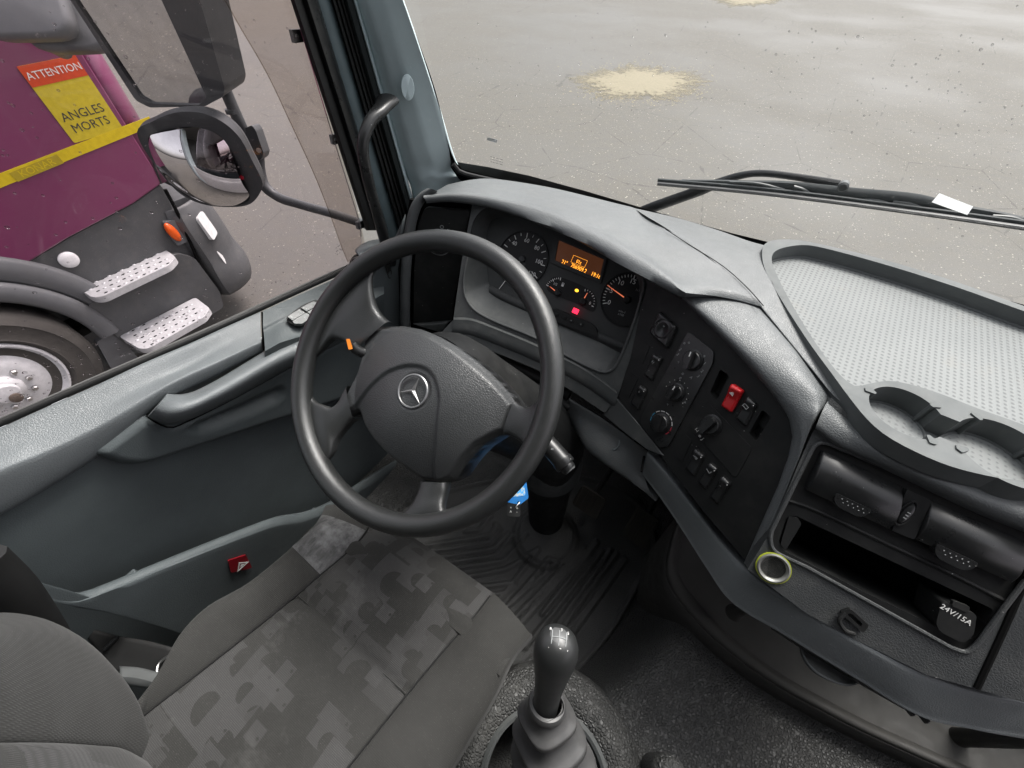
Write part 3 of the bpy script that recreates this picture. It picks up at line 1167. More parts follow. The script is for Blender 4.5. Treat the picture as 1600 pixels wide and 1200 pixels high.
# ------------------------------------------------------------------ left windscreen pillar and the strips beside it
ap = thing('windscreen_pillar', 'grey-blue pillar trim left of the windscreen with a round screw cover', 'pillar', P(680, 285, x=-.4))
AV = [(-60, 539, 609), (60, 575, 651), (160, 603, 684), (235, 624, 706), (262, 632, 718)]
rows = []
for v, a, b in AV:
    rows.append([P(a - 2, v, x=-.475), P(a, v, x=-.462), P(a + (b - a) * .22, v, x=-.428), P(a + (b - a) * .55, v, x=-.395), P(a + (b - a) * .9, v, x=-.37), P(b, v, x=-.362), P(b + 1, v, x=-.38)])
rows.append([P(641, 290, x=-.475), P(642, 290, x=-.462), P(655, 285, x=-.43), P(676, 275, x=-.4), P(706, 270, x=-.375), P(728, 268, x=-.352), P(730, 268, x=-.36)])
rows.append([P(644, 304, x=-.475), P(645, 304, x=-.462), P(655, 299, x=-.435), P(676, 291, x=-.405), P(706, 284, x=-.375), P(763, 278, x=-.29), P(764, 277, x=-.3)])
rows.append([P(650, 330, x=-.475), P(651, 330, x=-.462), P(660, 330, x=-.435), P(680, 325, x=-.41), P(710, 312, x=-.385), P(763, 300, x=-.3), P(764, 300, x=-.305)])
vs, fs = loft(rows, 22, 5, spl=False)
mesh('pillar_trim', vs, fs, M_PILLAR, ap, ang=70)
vs, fs = lathe([(.0165, -.004), (.0165, .0012), (.0155, .0022), (.0, .0024)], 32)
mesh('screw_cover', [V((v.x * .8, v.y * 1.35, v.z)) for v in vs], fs, M_PILLAR, ap, Fr(P(637, 137, x=-.386), (.75, -.65, .1)).at(0, 0, 0, -.15))


def strip(name, a0, a1, b0, b1, x, mat, parent, bulge=.008, v0=-60, v1=400, depth=.03):
    """an upright moulding between two sloping lines (u at the top of the picture, u at v=312)"""
    n = 7
    rows = []
    for k, (dx, f) in enumerate(((-depth, 0), (0, 0), (bulge, .3), (bulge, .7), (0, 1), (-depth, 1))):
        r_ = []
        for v in (v0, (v0 + v1) / 2, v1):
            ul = a0 + (b0 - a0) * v / 312
            ur = a1 + (b1 - a1) * v / 312
            r_.append(P(ul + (ur - ul) * f, v, x=x + dx))
        rows.append(r_)
    vs, fs = loft(rows, n, spl=True)
    return mesh(name, vs, fs, mat, parent, ang=50)


M_FELT = plastic('flocked_seal', (.03, .034, .034), .9, 260, .8, .001, .1)
M_SHEET = simple('cab_inner_sheet', (.11, .145, .155), .4, .5)
strip('seal_lip', 552, 558, 640, 646, -.462, M_PILLAR, ap, .004)
strip('door_seal', 538, 553, 629, 641, -.468, M_FELT, ap, .008)
for k in range(3):
    strip('seal_rib', 519 + 6.5 * k, 524.5 + 6.5 * k, 610 + 6.5 * k, 615.5 + 6.5 * k, -.474, M_RUBBER, ap, .005)
strip('seal_base', 515, 542, 607, 632, -.484, M_RUBBER, ap, .0)
strip('door_post', 494, 520, 588, 612, -.486, M_SHEET, ap, .006)
# grab handle on the pillar
gp = [P(606, 156, x=-.405), P(596, 170, x=-.39), P(577, 193, x=-.385), P(567, 228, x=-.385), P(574, 275, x=-.385), P(587, 325, x=-.388), P(600, 372, x=-.392), P(612, 410, x=-.4)]
vs, fs = tube(gp, [(.024, .012), (.017, .011), (.0125, .011), (.0115, .0115), (.0115, .0115), (.0115, .0115), (.013, .012), (.016, .012)], 16, 44)
mesh('grab_handle', vs, fs, M_SATIN, ap)

# ------------------------------------------------------------------ driver's door
dr = thing('cab_door', 'grey driver door with armrest, switches and a storage pocket', 'door', P(300, 900, x=-.44))
GX = -.492
gl_px = [(-160, 740), (0, 655), (300, 524), (540, 424), (566, 402), (562, 350), (520, 215), (455, 0), (436, -60), (-160, -60)]
vs, fs = plate([(p.y, p.z) for p in (P(u, v, x=GX) for u, v in gl_px)], 0, .0035)
wg = mesh('window_glass', [V((GX + v.z, v.x, v.y)) for v in vs], fs, M_SIDEGLASS, dr, off=0)
pts = []
rs = random.Random(9)
for i in range(330):
    if rs.random() < .45:
        k = rs.random()
        u = k * 535
        v = 650 - k * 230 - abs(rs.gauss(0, 1)) * 26 - 3
    else:
        u, v = rs.uniform(-20, 560), rs.uniform(0, 640)
    if v > 648 - u * .43 or u > 450 + v * .32: continue
    pts.append((P(u, v, x=GX - .0005), V((-1, 0, 0))))
drops('rain_drops', pts, wg, .0008, .0017, 6)
fr_ = Fr(P(532, 388, x=GX + .004), (1, 0, 0))
for k in range(3):
    text('glass_print', ('- --', '-- -', '- -')[k], .011, fr_.at(-.006 - .002 * k, .008 - .008 * k, .0002, .1), M_VOID, wg)
strip('window_frame', 454, 475, 556, 576, -.488, M_RUBBER, dr, .012, v1=360)
strip('frame_channel', 473, 497, 574, 592, -.482, M_SATIN, dr, .012, v1=360)
# window seal along the sill
sp = [(-120, 716), (0, 661), (150, 595), (300, 530), (400, 485), (470, 453), (545, 420)]
vs, fs = tube([P(u, v, x=-.481) for u, v in sp], [(.006, .0045)] * 7, 10, 40, up=(1, 0, 0))
mesh('window_seal', vs, fs, M_RUBBER, dr)
vs, fs = tube([P(u, v - 6, x=-.486) for u, v in sp], .0022, 6, 40)
mesh('glass_wiper_lip', vs, fs, simple('lip_grey', (.12, .12, .115), .6), dr)
# upper pad: level sill that rolls over into the door
L0 = [(-120, 724), (0, 669), (75, 635), (150, 602), (225, 567), (300, 535), (350, 512), (407, 487)]
L0b = [(-120, 732), (0, 677), (75, 643), (150, 609), (225, 574), (300, 541), (350, 518), (407, 493)]
L1 = [(-120, 785), (0, 727), (75, 696), (150, 660), (210, 626), (262, 597), (337, 562), (408, 529)]
L1b = [(-120, 802), (0, 744), (75, 712), (150, 675), (212, 637), (264, 603), (338, 568), (408, 535)]
L2 = [(-120, 858), (0, 799), (75, 756), (146, 712), (225, 649), (270, 615), (340, 580), (409, 546)]
rows = [[P(u, v, x=-.476) for u, v in L0], [P(u, v, x=-.468) for u, v in L0b], [P(u, (v + w) / 2, x=-.448) for (u, v), (_, w) in zip(L0b, L1)], [P(u, v, x=-.424) for u, v in L1], [P(u, v, x=-.416) for u, v in L1b], [P(u, v, x=-.418) for u, v in L2], [P(u, v + 6, x=-.43) for u, v in L2]]
vs, fs = loft(rows, 40, 4)
mesh('sill_pad', vs, fs, M_DOORLIT, dr, ang=60)
# switch pod ahead of the pad
rows = [[P(u, v, x=-.476) for u, v in ((411, 486), (440, 473), (480, 455), (540, 428), (600, 400))],
        [P(u, v, x=-.466) for u, v in ((411, 494), (440, 480), (480, 462), (540, 434), (600, 406))],
        [P(u, v, x=-.446) for u, v in ((411, 511), (440, 496), (480, 476), (540, 447), (600, 418))],
        [P(u, v, x=-.438) for u, v in ((412, 520), (440, 504), (480, 482), (540, 453), (600, 424))],
        [P(u, v, x=-.398) for u, v in ((414, 545), (436, 531), (476, 519), (540, 488), (600, 455))],
        [P(u, v, x=-.39) for u, v in ((414, 552), (438, 540), (478, 527), (540, 496), (600, 463))],
        [P(u, v, x=-.41) for u, v in ((414, 580), (440, 575), (480, 560), (540, 530), (600, 500))]]
vs, fs = loft(rows, 30, 3, spl=False)
mesh('switch_pod', vs, fs, M_DOOR, dr, ang=60)
vs, fs = loft([[P(408, 487, x=-.482), P(409, 520, x=-.45), P(410, 548, x=-.43)], [P(412, 487, x=-.482), P(413, 520, x=-.45), P(414, 548, x=-.43)]], 8)
mesh('pad_gap', vs, fs, M_VOID, dr)
pa, pb, pc = P(440, 508, x=-.436), P(540, 455, x=-.436), P(478, 515, x=-.402)
pn = (pb - pa).cross(pc - pa).normalized()
if pn.z < 0: pn = -pn
PF = Fr(P(475, 492, x=-.42) + pn * .001, pn, (0, 1, 0))
vs, fs = plate(rnd(PF.ls([(446, 497), (470, 479), (492, 469), (507, 474), (490, 497), (473, 510), (455, 507)]), .006), -.004, .002)
bz = mesh('switch_bezel', xf((vs, fs), PF.M)[0], fs, M_RUBBER, dr, bev=.001)
M_KEY = simple('switch_grey', (.1, .105, .105), .4, .5)
keys = [[(449, 495), (468, 483), (477, 489), (457, 501)], [(457, 502), (478, 489), (488, 495), (472, 506), (460, 506)], [(470, 481), (490, 471), (500, 475), (479, 487)], [(480, 488), (500, 476), (505, 479), (490, 494)]]
for k, pg in enumerate(keys):
    vs, fs = plate(rnd(PF.ls(pg, .008), .002), .001, .009)
    ko = mesh('window_switch', xf((vs, fs), PF.M)[0], fs, M_KEY, dr, bev=.0015)
    if k < 3:
        cu, cv = sum(q[0] for q in pg) / len(pg), sum(q[1] for q in pg) / len(pg)
        for du, dv in ((-7, 4.5), (6, -4)):
            a, b = PF.l(cu + du, cv + dv, .0095)
            vs, fs = plate(rnd([(-.0018, -.0024), (.0018, -.0024), (.0018, .0024), (-.0018, .0024)], .0008), 0, .0003, [([(-.001, -.0016), (.001, -.0016), (.001, .0016), (-.001, .0016)], None)])
            mesh('switch_symbol', vs, fs, M_GREYPRINT, ko, PF.at(a, b, .0092, .3))
a, b = PF.l(512, 464, .01)
mesh('mirror_knob', *lathe([(.0125, 0), (.0125, .012), (.011, .0145), (.0, .015)], 24), M_KEY, dr, PF.at(a, b, 0))
# armrest bar
rows = [[P(u, v, x=-.42) for u, v in ((262, 614), (280, 616), (298, 613), (332, 597), (427, 541), (475, 519), (570, 470))],
        [P(u, v, x=-.385) for u, v in ((254, 625), (272, 629), (294, 626), (340, 604), (430, 553), (480, 530), (574, 482))],
        [P(u, v, x=-.372) for u, v in ((243, 638), (262, 644), (288, 641), (340, 618), (430, 568), (480, 545), (576, 496))],
        [P(u, v, x=-.382) for u, v in ((235, 647), (256, 656), (284, 653), (345, 627), (440, 577), (485, 553), (578, 506))],
        [P(u, v, x=-.41) for u, v in ((230, 651), (253, 662), (286, 659), (350, 631), (450, 577), (490, 557), (580, 512))]]
vs, fs = loft(rows, 44, 4)
nr_ = len(vs) // 44
fs.append(tuple(k * 44 for k in range(nr_)))
mesh('armrest', vs, fs, M_DOORLIT, dr, ang=55)
vs, fs = tube([P(u, v, x=-.409) for u, v in ((229, 650), (242, 659), (268, 668), (292, 659), (350, 631), (469, 566))], .0014, 6, 30)
mesh('armrest_seam', vs, fs, M_VOID, dr)
# moulded panel with a finger recess below the armrest
DF = Fr((-.408, 0, 0), (1, 0, 0))
outl = DF.ls([(146, 712), (165, 720), (190, 728), (215, 730), (245, 724), (300, 705), (450, 655), (520, 632), (640, 590), (640, 490), (580, 511), (469, 561), (350, 628), (292, 657), (270, 666), (245, 660), (229, 650), (190, 680)])
rec = DF.ls([(292, 672), (308, 661), (380, 630), (438, 603), (447, 607), (446, 617), (435, 629), (395, 648), (345, 668), (312, 678)])
def hrec(a, b):
    e = dpoly((a, b), outl)
    h = -.012 * (1 - sstep(0, .012, e))
    d = dpoly((a, b), rec)
    s_ = -d if inside((a, b), rec) else d
    return h - .022 * sstep(.006, -.022, s_)
vs, fs = relief(outl, hrec, .006, -.02)
mesh('armrest_panel', xf((vs, fs), DF.M)[0], fs, M_DOOR, dr, ang=60)
# flat lower panel, slightly dished
rows = []
for z_, dx in ((-.12, -.012), (-.22, -.004), (-.35, -.008), (-.5, -.014), (-.65, -.008), (-.8, .0), (-.95, .0)):
    rows.append([V((-.424 + dx + (0 if abs(y_ + .2) < .4 else .006), y_, z_ - (.16 * max(0, y_ + .45) if z_ > -.3 else 0))) for y_ in (-.8, -.55, -.3, -.05, .2, .4)])
vs, fs = loft(rows, 24, 4)
mesh('lower_panel', vs, fs, M_DOOR, dr)
# pocket: rim that dips towards the front, and its wall
rim = [(-60, 868), (0, 889), (49, 915), (94, 932), (127, 934), (169, 919), (262, 881), (375, 836), (431, 816), (476, 808), (517, 791), (560, 763), (620, 725)]
rows = [[P(u, v - 9, x=-.395) for u, v in rim], [P(u, v - 8, x=-.378) for u, v in rim], [P(u, v - 2, x=-.368) for u, v in rim], [P(u, v + 5, x=-.361) for u, v in rim],
        [P(u, v + 12, x=-.36) for u, v in rim], [P(u, v, x=-.362) + V((0, 0, -.16)) for u, v in rim], [P(u, v, x=-.364) + V((0, 0, -.4)) for u, v in rim]]
vs, fs = loft(rows, 60, 3)
mesh('pocket_wall', vs, fs, M_DOOR, dr, ang=60)
for u, v in ((207, 902), (489, 801)):
    q = P(u, v, x=-.385)
    mesh('pocket_clip', *box(q.x - .006, q.x + .006, q.y - .012, q.y + .012, q.z - .03, q.z + .012), M_DOOR, dr, bev=.003)
RF = Fr(P(374, 880, x=-.3585), (1, 0, 0))
rq = RF.ls([(355, 875), (383, 866), (393, 886), (360, 894)])
rf = mesh('red_reflector', *plate(rnd(rq, .003), 0, .003), simple('reflector_red', (.2, .006, .012), .3, .5), dr, RF.M, bev=.001)
for k, (s_, t_) in enumerate(((1.35, .68), (.45, .1))):
    tri = [(s_ * .0125 * math.cos(math.radians(a)), s_ * .0125 * math.sin(math.radians(a)) - .001) for a in (90, 210, 330)]
    tri2 = [(x * t_, y * t_) for x, y in tri]
    a, b = RF.l(376, 882)
    vs, fs = plate(tri, 0, .0006, [(tri2, None)])
    mesh('triangle_mark', vs, fs, M_WHITE, rf, RF.at(a, b, .0034, -.1))
rows = []
for z_, x_ in ((-.13, -.515), (-.19, -.53), (-.3, -.55), (-.6, -.56), (-1.0, -.55), (-1.2, -.54)):
    rows.append([V((x_, y_, z_ - (.16 * (y_ + .38) if z_ > -.2 else 0))) for y_ in (-1.15, -.8, -.4, 0, .3, .45)])
vs, fs = loft(rows, 20, 3)
mesh('outer_skin', vs, fs, simple('door_paint', (.6, .6, .59), .3), dr, solid=.004, off=0)
# dark upright at the rear edge of the door
vs, fs = tube([P(-40, 880, x=-.33), P(10, 925, x=-.33), P(55, 985, x=-.33), P(90, 1040, x=-.33)], [(.03, .02)] * 4, 12, 12)
o = mesh('seat_bolster_post', vs, fs, M_RUBBER)
tag(o, 'dark rubber-clad post between the door and the seat back', 'post')

# ------------------------------------------------------------------ wind deflector outside the window
wd = thing('wind_deflector', 'smoke tinted wind deflector strip clipped along the side window', 'wind deflector', P(500, 330, x=-.535))
L = [(310, -70), (351, 0), (375, 42), (400, 84), (420, 120), (454, 192), (490, 270), (514, 330), (534, 386), (544, 410)]
Rr = [(436, -60), (455, 0), (470, 45), (480, 75), (492, 110), (515, 185), (538, 255), (554, 310), (566, 360), (572, 390)]
rows = [[P(u, v, x=-.545) for u, v in L], [P((u + s) / 2, (v + t_) / 2, x=-.538) for (u, v), (s, t_) in zip(L, Rr)], [P(u, v, x=-.52) for u, v in Rr]]
vs, fs = loft(rows, 30, 4)
mesh('tinted_strip', vs, fs, M_TINT, wd, off=0)
vs, fs = tube([P(u, v, x=-.545) for u, v in L], .0012, 6, 30)
mesh('strip_edge', vs, fs, M_TINT, wd, off=0)
for u, v in ((464, 56), (524, 217), (563, 351)):
    q = P(u, v, x=-.515)
    f_ = Fr(q, (1, 0, 0))
    c_ = mesh('clip', *plate(rnd([(-.011, -.009), (.014, -.01), (.014, .008), (-.009, .01)], .002), -.006, .003), M_WIPER2, wd, f_.M, bev=.001)
    mesh('rivet', *lathe([(.0035, 0), (.003, .0016), (.001, .002)], 12), M_STEEL, c_, f_.at(-.002, 0, .003))

# ------------------------------------------------------------------ door mirrors
mr = thing('door_mirror', 'pair of black door mirrors on a bent arm outside the side window', 'mirror', P(400, 250, x=-.83))
M_MIRRH = plastic('mirror_housing', (.05, .054, .057), .5, 200, .2, .001, .4, dust=.25, dustc=(.12, .12, .115), speck=.15)
F1 = Fr(P(270, 80, x=-.8), (.3, -.94, -.12))
gpl = F1.ls([(45, -110), (120, 0), (221, 150), (240, 161), (312, 163), (325, 152), (255, 0), (205, -110)])
hpl = F1.ls([(38, -115), (108, -8), (214, 156), (236, 167), (322, 165), (350, 150), (353, 138), (315, 0), (278, -115)])
vs, fs = plate(rnd(hpl, .008), -.07, .004, [(rnd(gpl, .006), -.004)])
mesh('main_housing', xf((vs, fs), F1.M)[0], fs, M_MIRRH, mr, bev=.003)
vs, fs = plate(rnd(gpl, .006), -.006, -.001)
mesh('main_mirror_glass', xf((vs, fs), F1.M)[0], fs, M_MIRROR, mr)
F2 = Fr(P(322, 255, x=-.8), (.58, -.74, -.14))
gpl = F2.ls([(232, 215), (246, 206), (270, 200), (297, 197), (322, 200), (346, 212), (366, 243), (381, 280), (391, 306), (386, 316), (350, 319), (313, 313), (284, 299), (253, 264)])
gpl = [(p.x, p.y) for p in cr(gpl, 60, True)]
hpl = F2.ls([(215, 205), (240, 188), (262, 178), (288, 173), (320, 176), (350, 190), (374, 212), (395, 250), (411, 285), (408, 298), (390, 318), (350, 322), (312, 316), (282, 301), (250, 266)])
hpl = [(p.x, p.y) for p in cr(hpl, 70, True)]
vs, fs = plate(hpl, -.02, .004, [(gpl, -.006)])
hs1 = mesh('wide_housing', xf((vs, fs), F2.M)[0], fs, M_MIRRH, mr, bev=.003)
cx_, cy_ = sum(p[0] for p in hpl) / len(hpl), sum(p[1] for p in hpl) / len(hpl)
rows = [[F2.w(a, b, -.02) for a, b in hpl], [F2.w(cx_ + (a - cx_) * .85, cy_ + (b - cy_) * .85, -.05) for a, b in hpl], [F2.w(cx_ + (a - cx_) * .4, cy_ + (b - cy_) * .4, -.07) for a, b in hpl]]
vs, fs = loft(rows, 60, 3, closed=True, cap=True)
mesh('wide_housing_back', vs, fs, M_MIRRH, mr)
gx_, gy_ = sum(p[0] for p in gpl) / len(gpl), sum(p[1] for p in gpl) / len(gpl)
gr_ = max(math.hypot(p[0] - gx_, p[1] - gy_) for p in gpl)
vs, fs = relief(gpl, lambda a, b: -.004 + .048 * (1 - ((a - gx_) ** 2 + (b - gy_) ** 2) / gr_ ** 2), .005)
mesh('wide_mirror_glass', xf((vs, fs), F2.M)[0], fs, M_MIRROR, mr, ang=80)
# carrier block and tubes
f_ = Fr(P(393, 225, x=-.85), (.6, -.75, .2))
vs, fs = plate(rnd(f_.ls([(368, 212), (372, 205), (396, 195), (402, 203), (414, 238), (412, 246), (403, 253), (385, 258)]), .004), -.035, .01)
mesh('bracket', xf((vs, fs), f_.M)[0], fs, M_MIRRH, mr, bev=.005)
mesh('bracket_screw', *lathe([(.006, 0), (.006, .002), (.003, .003)], 12), M_STEEL, mr, f_.at(*f_.l(407, 234), .01))
vs, fs = tube([P(u, v, x=-.86) for u, v in ((265, -90), (318, 40), (352, 140), (381, 206))], .0135, 16, 20)
mesh('upper_tube', vs, fs, M_MIRRH, mr)
for k in range(3):
    q = P(361 + k * .8, 171 + k * 2.6, x=-.86)
    mesh('tube_band', *lathe([(.0142, -.001), (.0142, .001)], 20), M_MIRRH, mr, Matrix.Translation(q) @ (P(378, 205, x=-.86) - P(352, 140, x=-.86)).to_track_quat('Z', 'Y').to_matrix().to_4x4())
vs, fs = tube([P(402, 245, x=-.86), P(405, 268, x=-.86), P(413, 290, x=-.85), P(433, 307, x=-.82), P(470, 320, x=-.74), P(520, 334, x=-.64), P(575, 352, x=-.54)], [.017, .016, .0145, .0125, .0115, .0115, .0115], 16, 40)
mesh('lower_arm', vs, fs, M_MIRRH, mr)
# ------------------------------------------------------------------ dashboard body
da = thing('dashboard', 'grey wrap-around dashboard with a hooded cluster ahead of the steering wheel', 'dashboard', (.2, .35, -.3))
_A, _B, _D = P(1066, 462, z=.02), P(1240, 690, z=-.03), P(950, 645, z=-.21)
_n = (_B - _A).cross(_D - _A)
if _n.dot(CAM - _A) < 0: _n = -_n
SP = Fr(_A, _n)                                   # black switch panel, turned to the driver
S1, S3 = SP.p(1011, 438), SP.p(965, 620)
_L = P(735, 330, y=.425)
_n = (S3 - S1).cross(_L - S1)
if _n.dot(CAM - S1) < 0: _n = -_n
CF = Fr(_L, _n)                                   # fascia round the instruments
_a, _b, _c = P(735, 330, y=.422), P(653, 345, y=.36), P(704, 502, y=.352)
_n = (_b - _a).cross(_c - _a)
if _n.dot(CAM - _a) < 0: _n = -_n
LP = Fr(_a, _n)                                   # narrow panel at the left end
CO = Fr((.62, .225, 0), (0, -.71, .70))            # centre console face

# padded top from the windscreen to the brow over the instruments
HB = [(661, 306), (700, 303), (770, 310), (850, 331), (925, 364), (1010, 411), (1064, 453), (1072, 456), (1112, 457), (1150, 464), (1191, 477)]
HZ = [.062] * 6 + [.058, .056, .05, .047, .044]
def hood(off, dz, dd=V((0, 0, 0))):
    return [P(u + o[0], v + o[1], z=z_ + dz) + dd for (u, v), z_, o in zip(HB, HZ, off)]
R0 = [(700, 288), (735, 281), (763, 279), (850, 291), (920, 307), (960, 317), (985, 323), (988, 324), (1000, 328), (1012, 331), (1024, 334)]
R1 = [(676, 301), (712, 295), (768, 294), (850, 310), (925, 335), (985, 360), (1020, 376), (1026, 378), (1050, 380), (1075, 384), (1100, 398)]
R1b = [(665, 305), (704, 300), (770, 304), (850, 323), (925, 353), (1002, 393), (1046, 425), (1054, 428), (1085, 428), (1120, 427), (1150, 436)]
z0 = [(0, 0)] * 11
rows = [[P(u, v, z=.03) for u, v in R0], [P(u, v, z=.05) for u, v in R1], [P(u, v, z=.058 - .001 * k) for k, (u, v) in enumerate(R1b)],
        hood(z0, 0),
        hood([(2, 4), (1, 4), (0, 5), (-1, 6), (-2, 7), (-3, 8), (-1, 5), (0, 4), (0, 4), (0, 4), (0, 3)], -.004),
        hood([(5, 9), (2, 10), (-1, 12), (-2, 18), (-4, 18), (-8, 18), (-2, 10), (0, 8), (1, 7), (1, 7), (1, 5)], -.012),
        hood([(6, 12), (3, 13), (-1, 16), (-2, 22), (-5, 22), (-10, 22), (-3, 12), (0, 9), (1, 8), (1, 8), (1, 6)], -.019),
        hood([(6, 12), (3, 13), (-1, 16), (-2, 22), (-5, 22), (-10, 22), (-3, 12), (0, 9), (1, 8), (1, 8), (1, 6)], -.02, V((0, .06, 0)))]
n_ = 11
rr_ = []
for r_ in rows:                       # each span resampled on its own so that the corner stays put
    q_ = cr(r_[:7], 40) + cr(r_[7:], 16)
    rr_.append(q_)
vs, fs = [], []
m_ = 5
cols = []
for i_ in range(56):
    cols.append(cr([r_[i_] for r_ in rr_], 36))
vs = [cols[i_][j_] for j_ in range(36) for i_ in range(56)]
fs = [(j_ * 56 + i_, j_ * 56 + i_ + 1, j_ * 56 + 57 + i_, j_ * 56 + 56 + i_) for j_ in range(35) for i_ in range(55)]
mesh('hood_pad', vs, fs, M_DASH, da, ang=70)
vs, fs = tube([P(u, v, z=.0505) for u, v in ((1040, 358), (1075, 381), (1131, 417), (1169, 451), (1193, 478))], .0007, 6, 30)
mesh('hood_seam', vs, fs, M_VOID, da)
# dash top between hood and shelf
rows = [[P(u, v, z=.028) for u, v in ((990, 325), (1060, 341), (1120, 359), (1175, 378), (1206, 386))],
        [P(u, v, z=.042) for u, v in ((1010, 338), (1070, 362), (1120, 385), (1170, 402), (1203, 412))],
        [P(u, v, z=.045) for u, v in ((1040, 356), (1090, 388), (1140, 424), (1180, 440), (1209, 446))],
        [P(u, v, z=.041) for u, v in ((1090, 392), (1130, 422), (1168, 456), (1196, 482), (1232, 489))],
        [P(u, v, z=.03) for u, v in ((1180, 470), (1205, 495), (1245, 546), (1300, 615), (1345, 655))]]
vs, fs = loft(rows, 30, 4)
mesh('dash_top', vs, fs, M_DASH, da, ang=70)
LE = [(1066, 466), (1112, 512), (1165, 566), (1213, 622), (1233, 652), (1239, 682), (1233, 712), (1216, 760), (1190, 818), (1163, 880)]
IN = [(1072, 463), (1120, 504), (1174, 558), (1221, 612), (1242, 645), (1250, 680), (1244, 715), (1225, 765), (1198, 824), (1170, 886)]
OU = [(1192, 479), (1212, 506), (1245, 550), (1300, 619), (1279, 646), (1262, 680), (1248, 718), (1228, 768), (1202, 828), (1174, 888)]
rows = [[SP.p(u, v, -.012) for u, v in LE], [SP.p(u, v, .006) for u, v in LE],
        [SP.p(u, v, .014) for u, v in IN],
        [SP.p((u * .4 + s * .6), (v * .4 + w * .6), .016) if k > 3 else SP.p(u, v, .014).lerp(P(s, w, z=.034), .6) + V((0, 0, .006)) for k, ((u, v), (s, w)) in enumerate(zip(IN, OU))],
        [P(s, w, z=.034) if k < 3 else SP.p(s, w, .012) if k > 3 else P(s, w, z=.02) for k, (s, w) in enumerate(OU)],
        [P(s + 2, w + 2, z=.01) if k < 3 else SP.p(s + 1, w + 1, -.03) for k, (s, w) in enumerate(OU)]]
vs, fs = loft(rows, 60, 4, spl=False)
mesh('side_pad', vs, fs, M_DASH, da, ang=70)

# fascia with the bowl of the instrument cluster
fo = CF.ls([(738, 318), (850, 332), (930, 365), (1011, 420), (1011, 438), (1000, 490), (985, 560), (965, 620), (945, 645), (900, 615), (840, 578), (790, 557), (736, 536), (690, 519), (708, 500), (721, 410)])
bowl_px = [(740, 345), (731, 400), (725, 436), (727, 462), (739, 482), (764, 498), (838, 529), (880, 553), (928, 577), (946, 582), (959, 576), (973, 550), (988, 511), (1000, 472), (1006, 440), (985, 405), (930, 372), (850, 340), (790, 326), (757, 326)]
bowl = [(p.x, p.y) for p in cr(CF.ls(bowl_px), 90, True)]
vs, fs = plate(fo, -.012, 0, [(bowl, None)])
mesh('instrument_fascia', xf((vs, fs), CF.M)[0], fs, M_FASCIA, da, ang=30)
# a raised crease along the foot of the fascia
cre = [(709, 499), (735, 500), (780, 516), (844, 543), (900, 570), (935, 592), (964, 614)]
vs, fs = loft([[CF.p(u, v - 3, .0005) for u, v in cre], [CF.p(u, v, .006) for u, v in cre], [CF.p(u, v + 4, .006) for u, v in cre], [CF.p(u - 3, v + 20, .004) for u, v in cre], [CF.p(u - 8, v + 27, -.012) for u, v in cre]], 40, 3)
mesh('fascia_lower_lip', vs, fs, M_FASCIA, da, ang=60)
vs, fs = tube([CF.p(u, v, .001) for u, v in bowl_px[1:17]], .003, 8, 70)
mesh('bowl_rim', vs, fs, M_FASCIA, da)
GP = Fr(CF.o - CF.n * .045, CF.n)
gpx = [(768, 345), (760, 370), (761, 420), (766, 448), (776, 462), (820, 483), (862, 500), (930, 530), (978, 553), (984, 540), (993, 500), (999, 465), (998, 440), (975, 405), (920, 375), (850, 348), (800, 338)]
gl = [(p.x, p.y) for p in cr(GP.ls(gpx), 90, True)]
c0 = min(range(90), key=lambda i: (gl[i][0] - bowl[0][0]) ** 2 + (gl[i][1] - bowl[0][1]) ** 2)
rows = [[CF.w(a, b, 0) for a, b in bowl], [CF.w(a, b, -.006) for a, b in bowl], [GP.w(gl[i][0], gl[i][1], .003) for i in range(90)], [GP.w(gl[i][0], gl[i][1], -.002) for i in range(90)]]
def near_shift(a, b):
    ca = V((sum(q.x for q in b) / 90, sum(q.y for q in b) / 90, sum(q.z for q in b) / 90))
    best = min(range(90), key=lambda s: sum((a[i] - b[(i + s) % 90]).length_squared for i in range(0, 90, 9)))
    return b[best:] + b[:best]
rows[2] = near_shift(rows[1], rows[2])
rows[3] = near_shift(rows[2], rows[3])
v2, f2 = [], []
for j in range(3):
    for i in range(90):
        f2.append((j * 90 + i, j * 90 + (i + 1) % 90, j * 90 + 90 + (i + 1) % 90, j * 90 + 90 + i))
for r_ in rows: v2 += r_
mesh('cluster_bowl', v2, f2, M_FASCIA, da, ang=50)

# left end: panel with the light switch, edge roll and demister outlet
lo = rnd(LP.ls([(664, 324), (734, 329), (721, 405), (709, 472), (706, 501), (646, 506), (647, 421), (653, 350)]), [.012, .004, 0, 0, .006, .006, 0, .02])
vs, fs = plate(lo, -.01, .0)
lp = mesh('light_panel', xf((vs, fs), LP.M)[0], fs, M_BLACK, da, bev=.0015)
a, b = LP.l(686, 378)
sw = mesh('light_switch', *lathe([(.03, 0), (.03, .003), (.0275, .0035), (.027, .001), (.022, .001), (.02, .018), (.018, .02), (.0, .02)], 40), M_SATIN, da, LP.at(a, b, .0005))
mesh('light_switch_ring', *lathe([(.0305, .0), (.0305, .0042), (.0292, .0045), (.0292, .0)], 48, False), M_GREYPRINT, sw, LP.at(a, b, .0006))
a, b = LP.l(691, 354)
text('light_switch_symbol', 'O', .012, LP.at(a, b, .0042, .1), M_GREYPRINT, sw)
a, b = LP.l(701, 358)
text('light_switch_symbol', 'x', .012, LP.at(a, b, .0042, .1), M_GREYPRINT, sw)
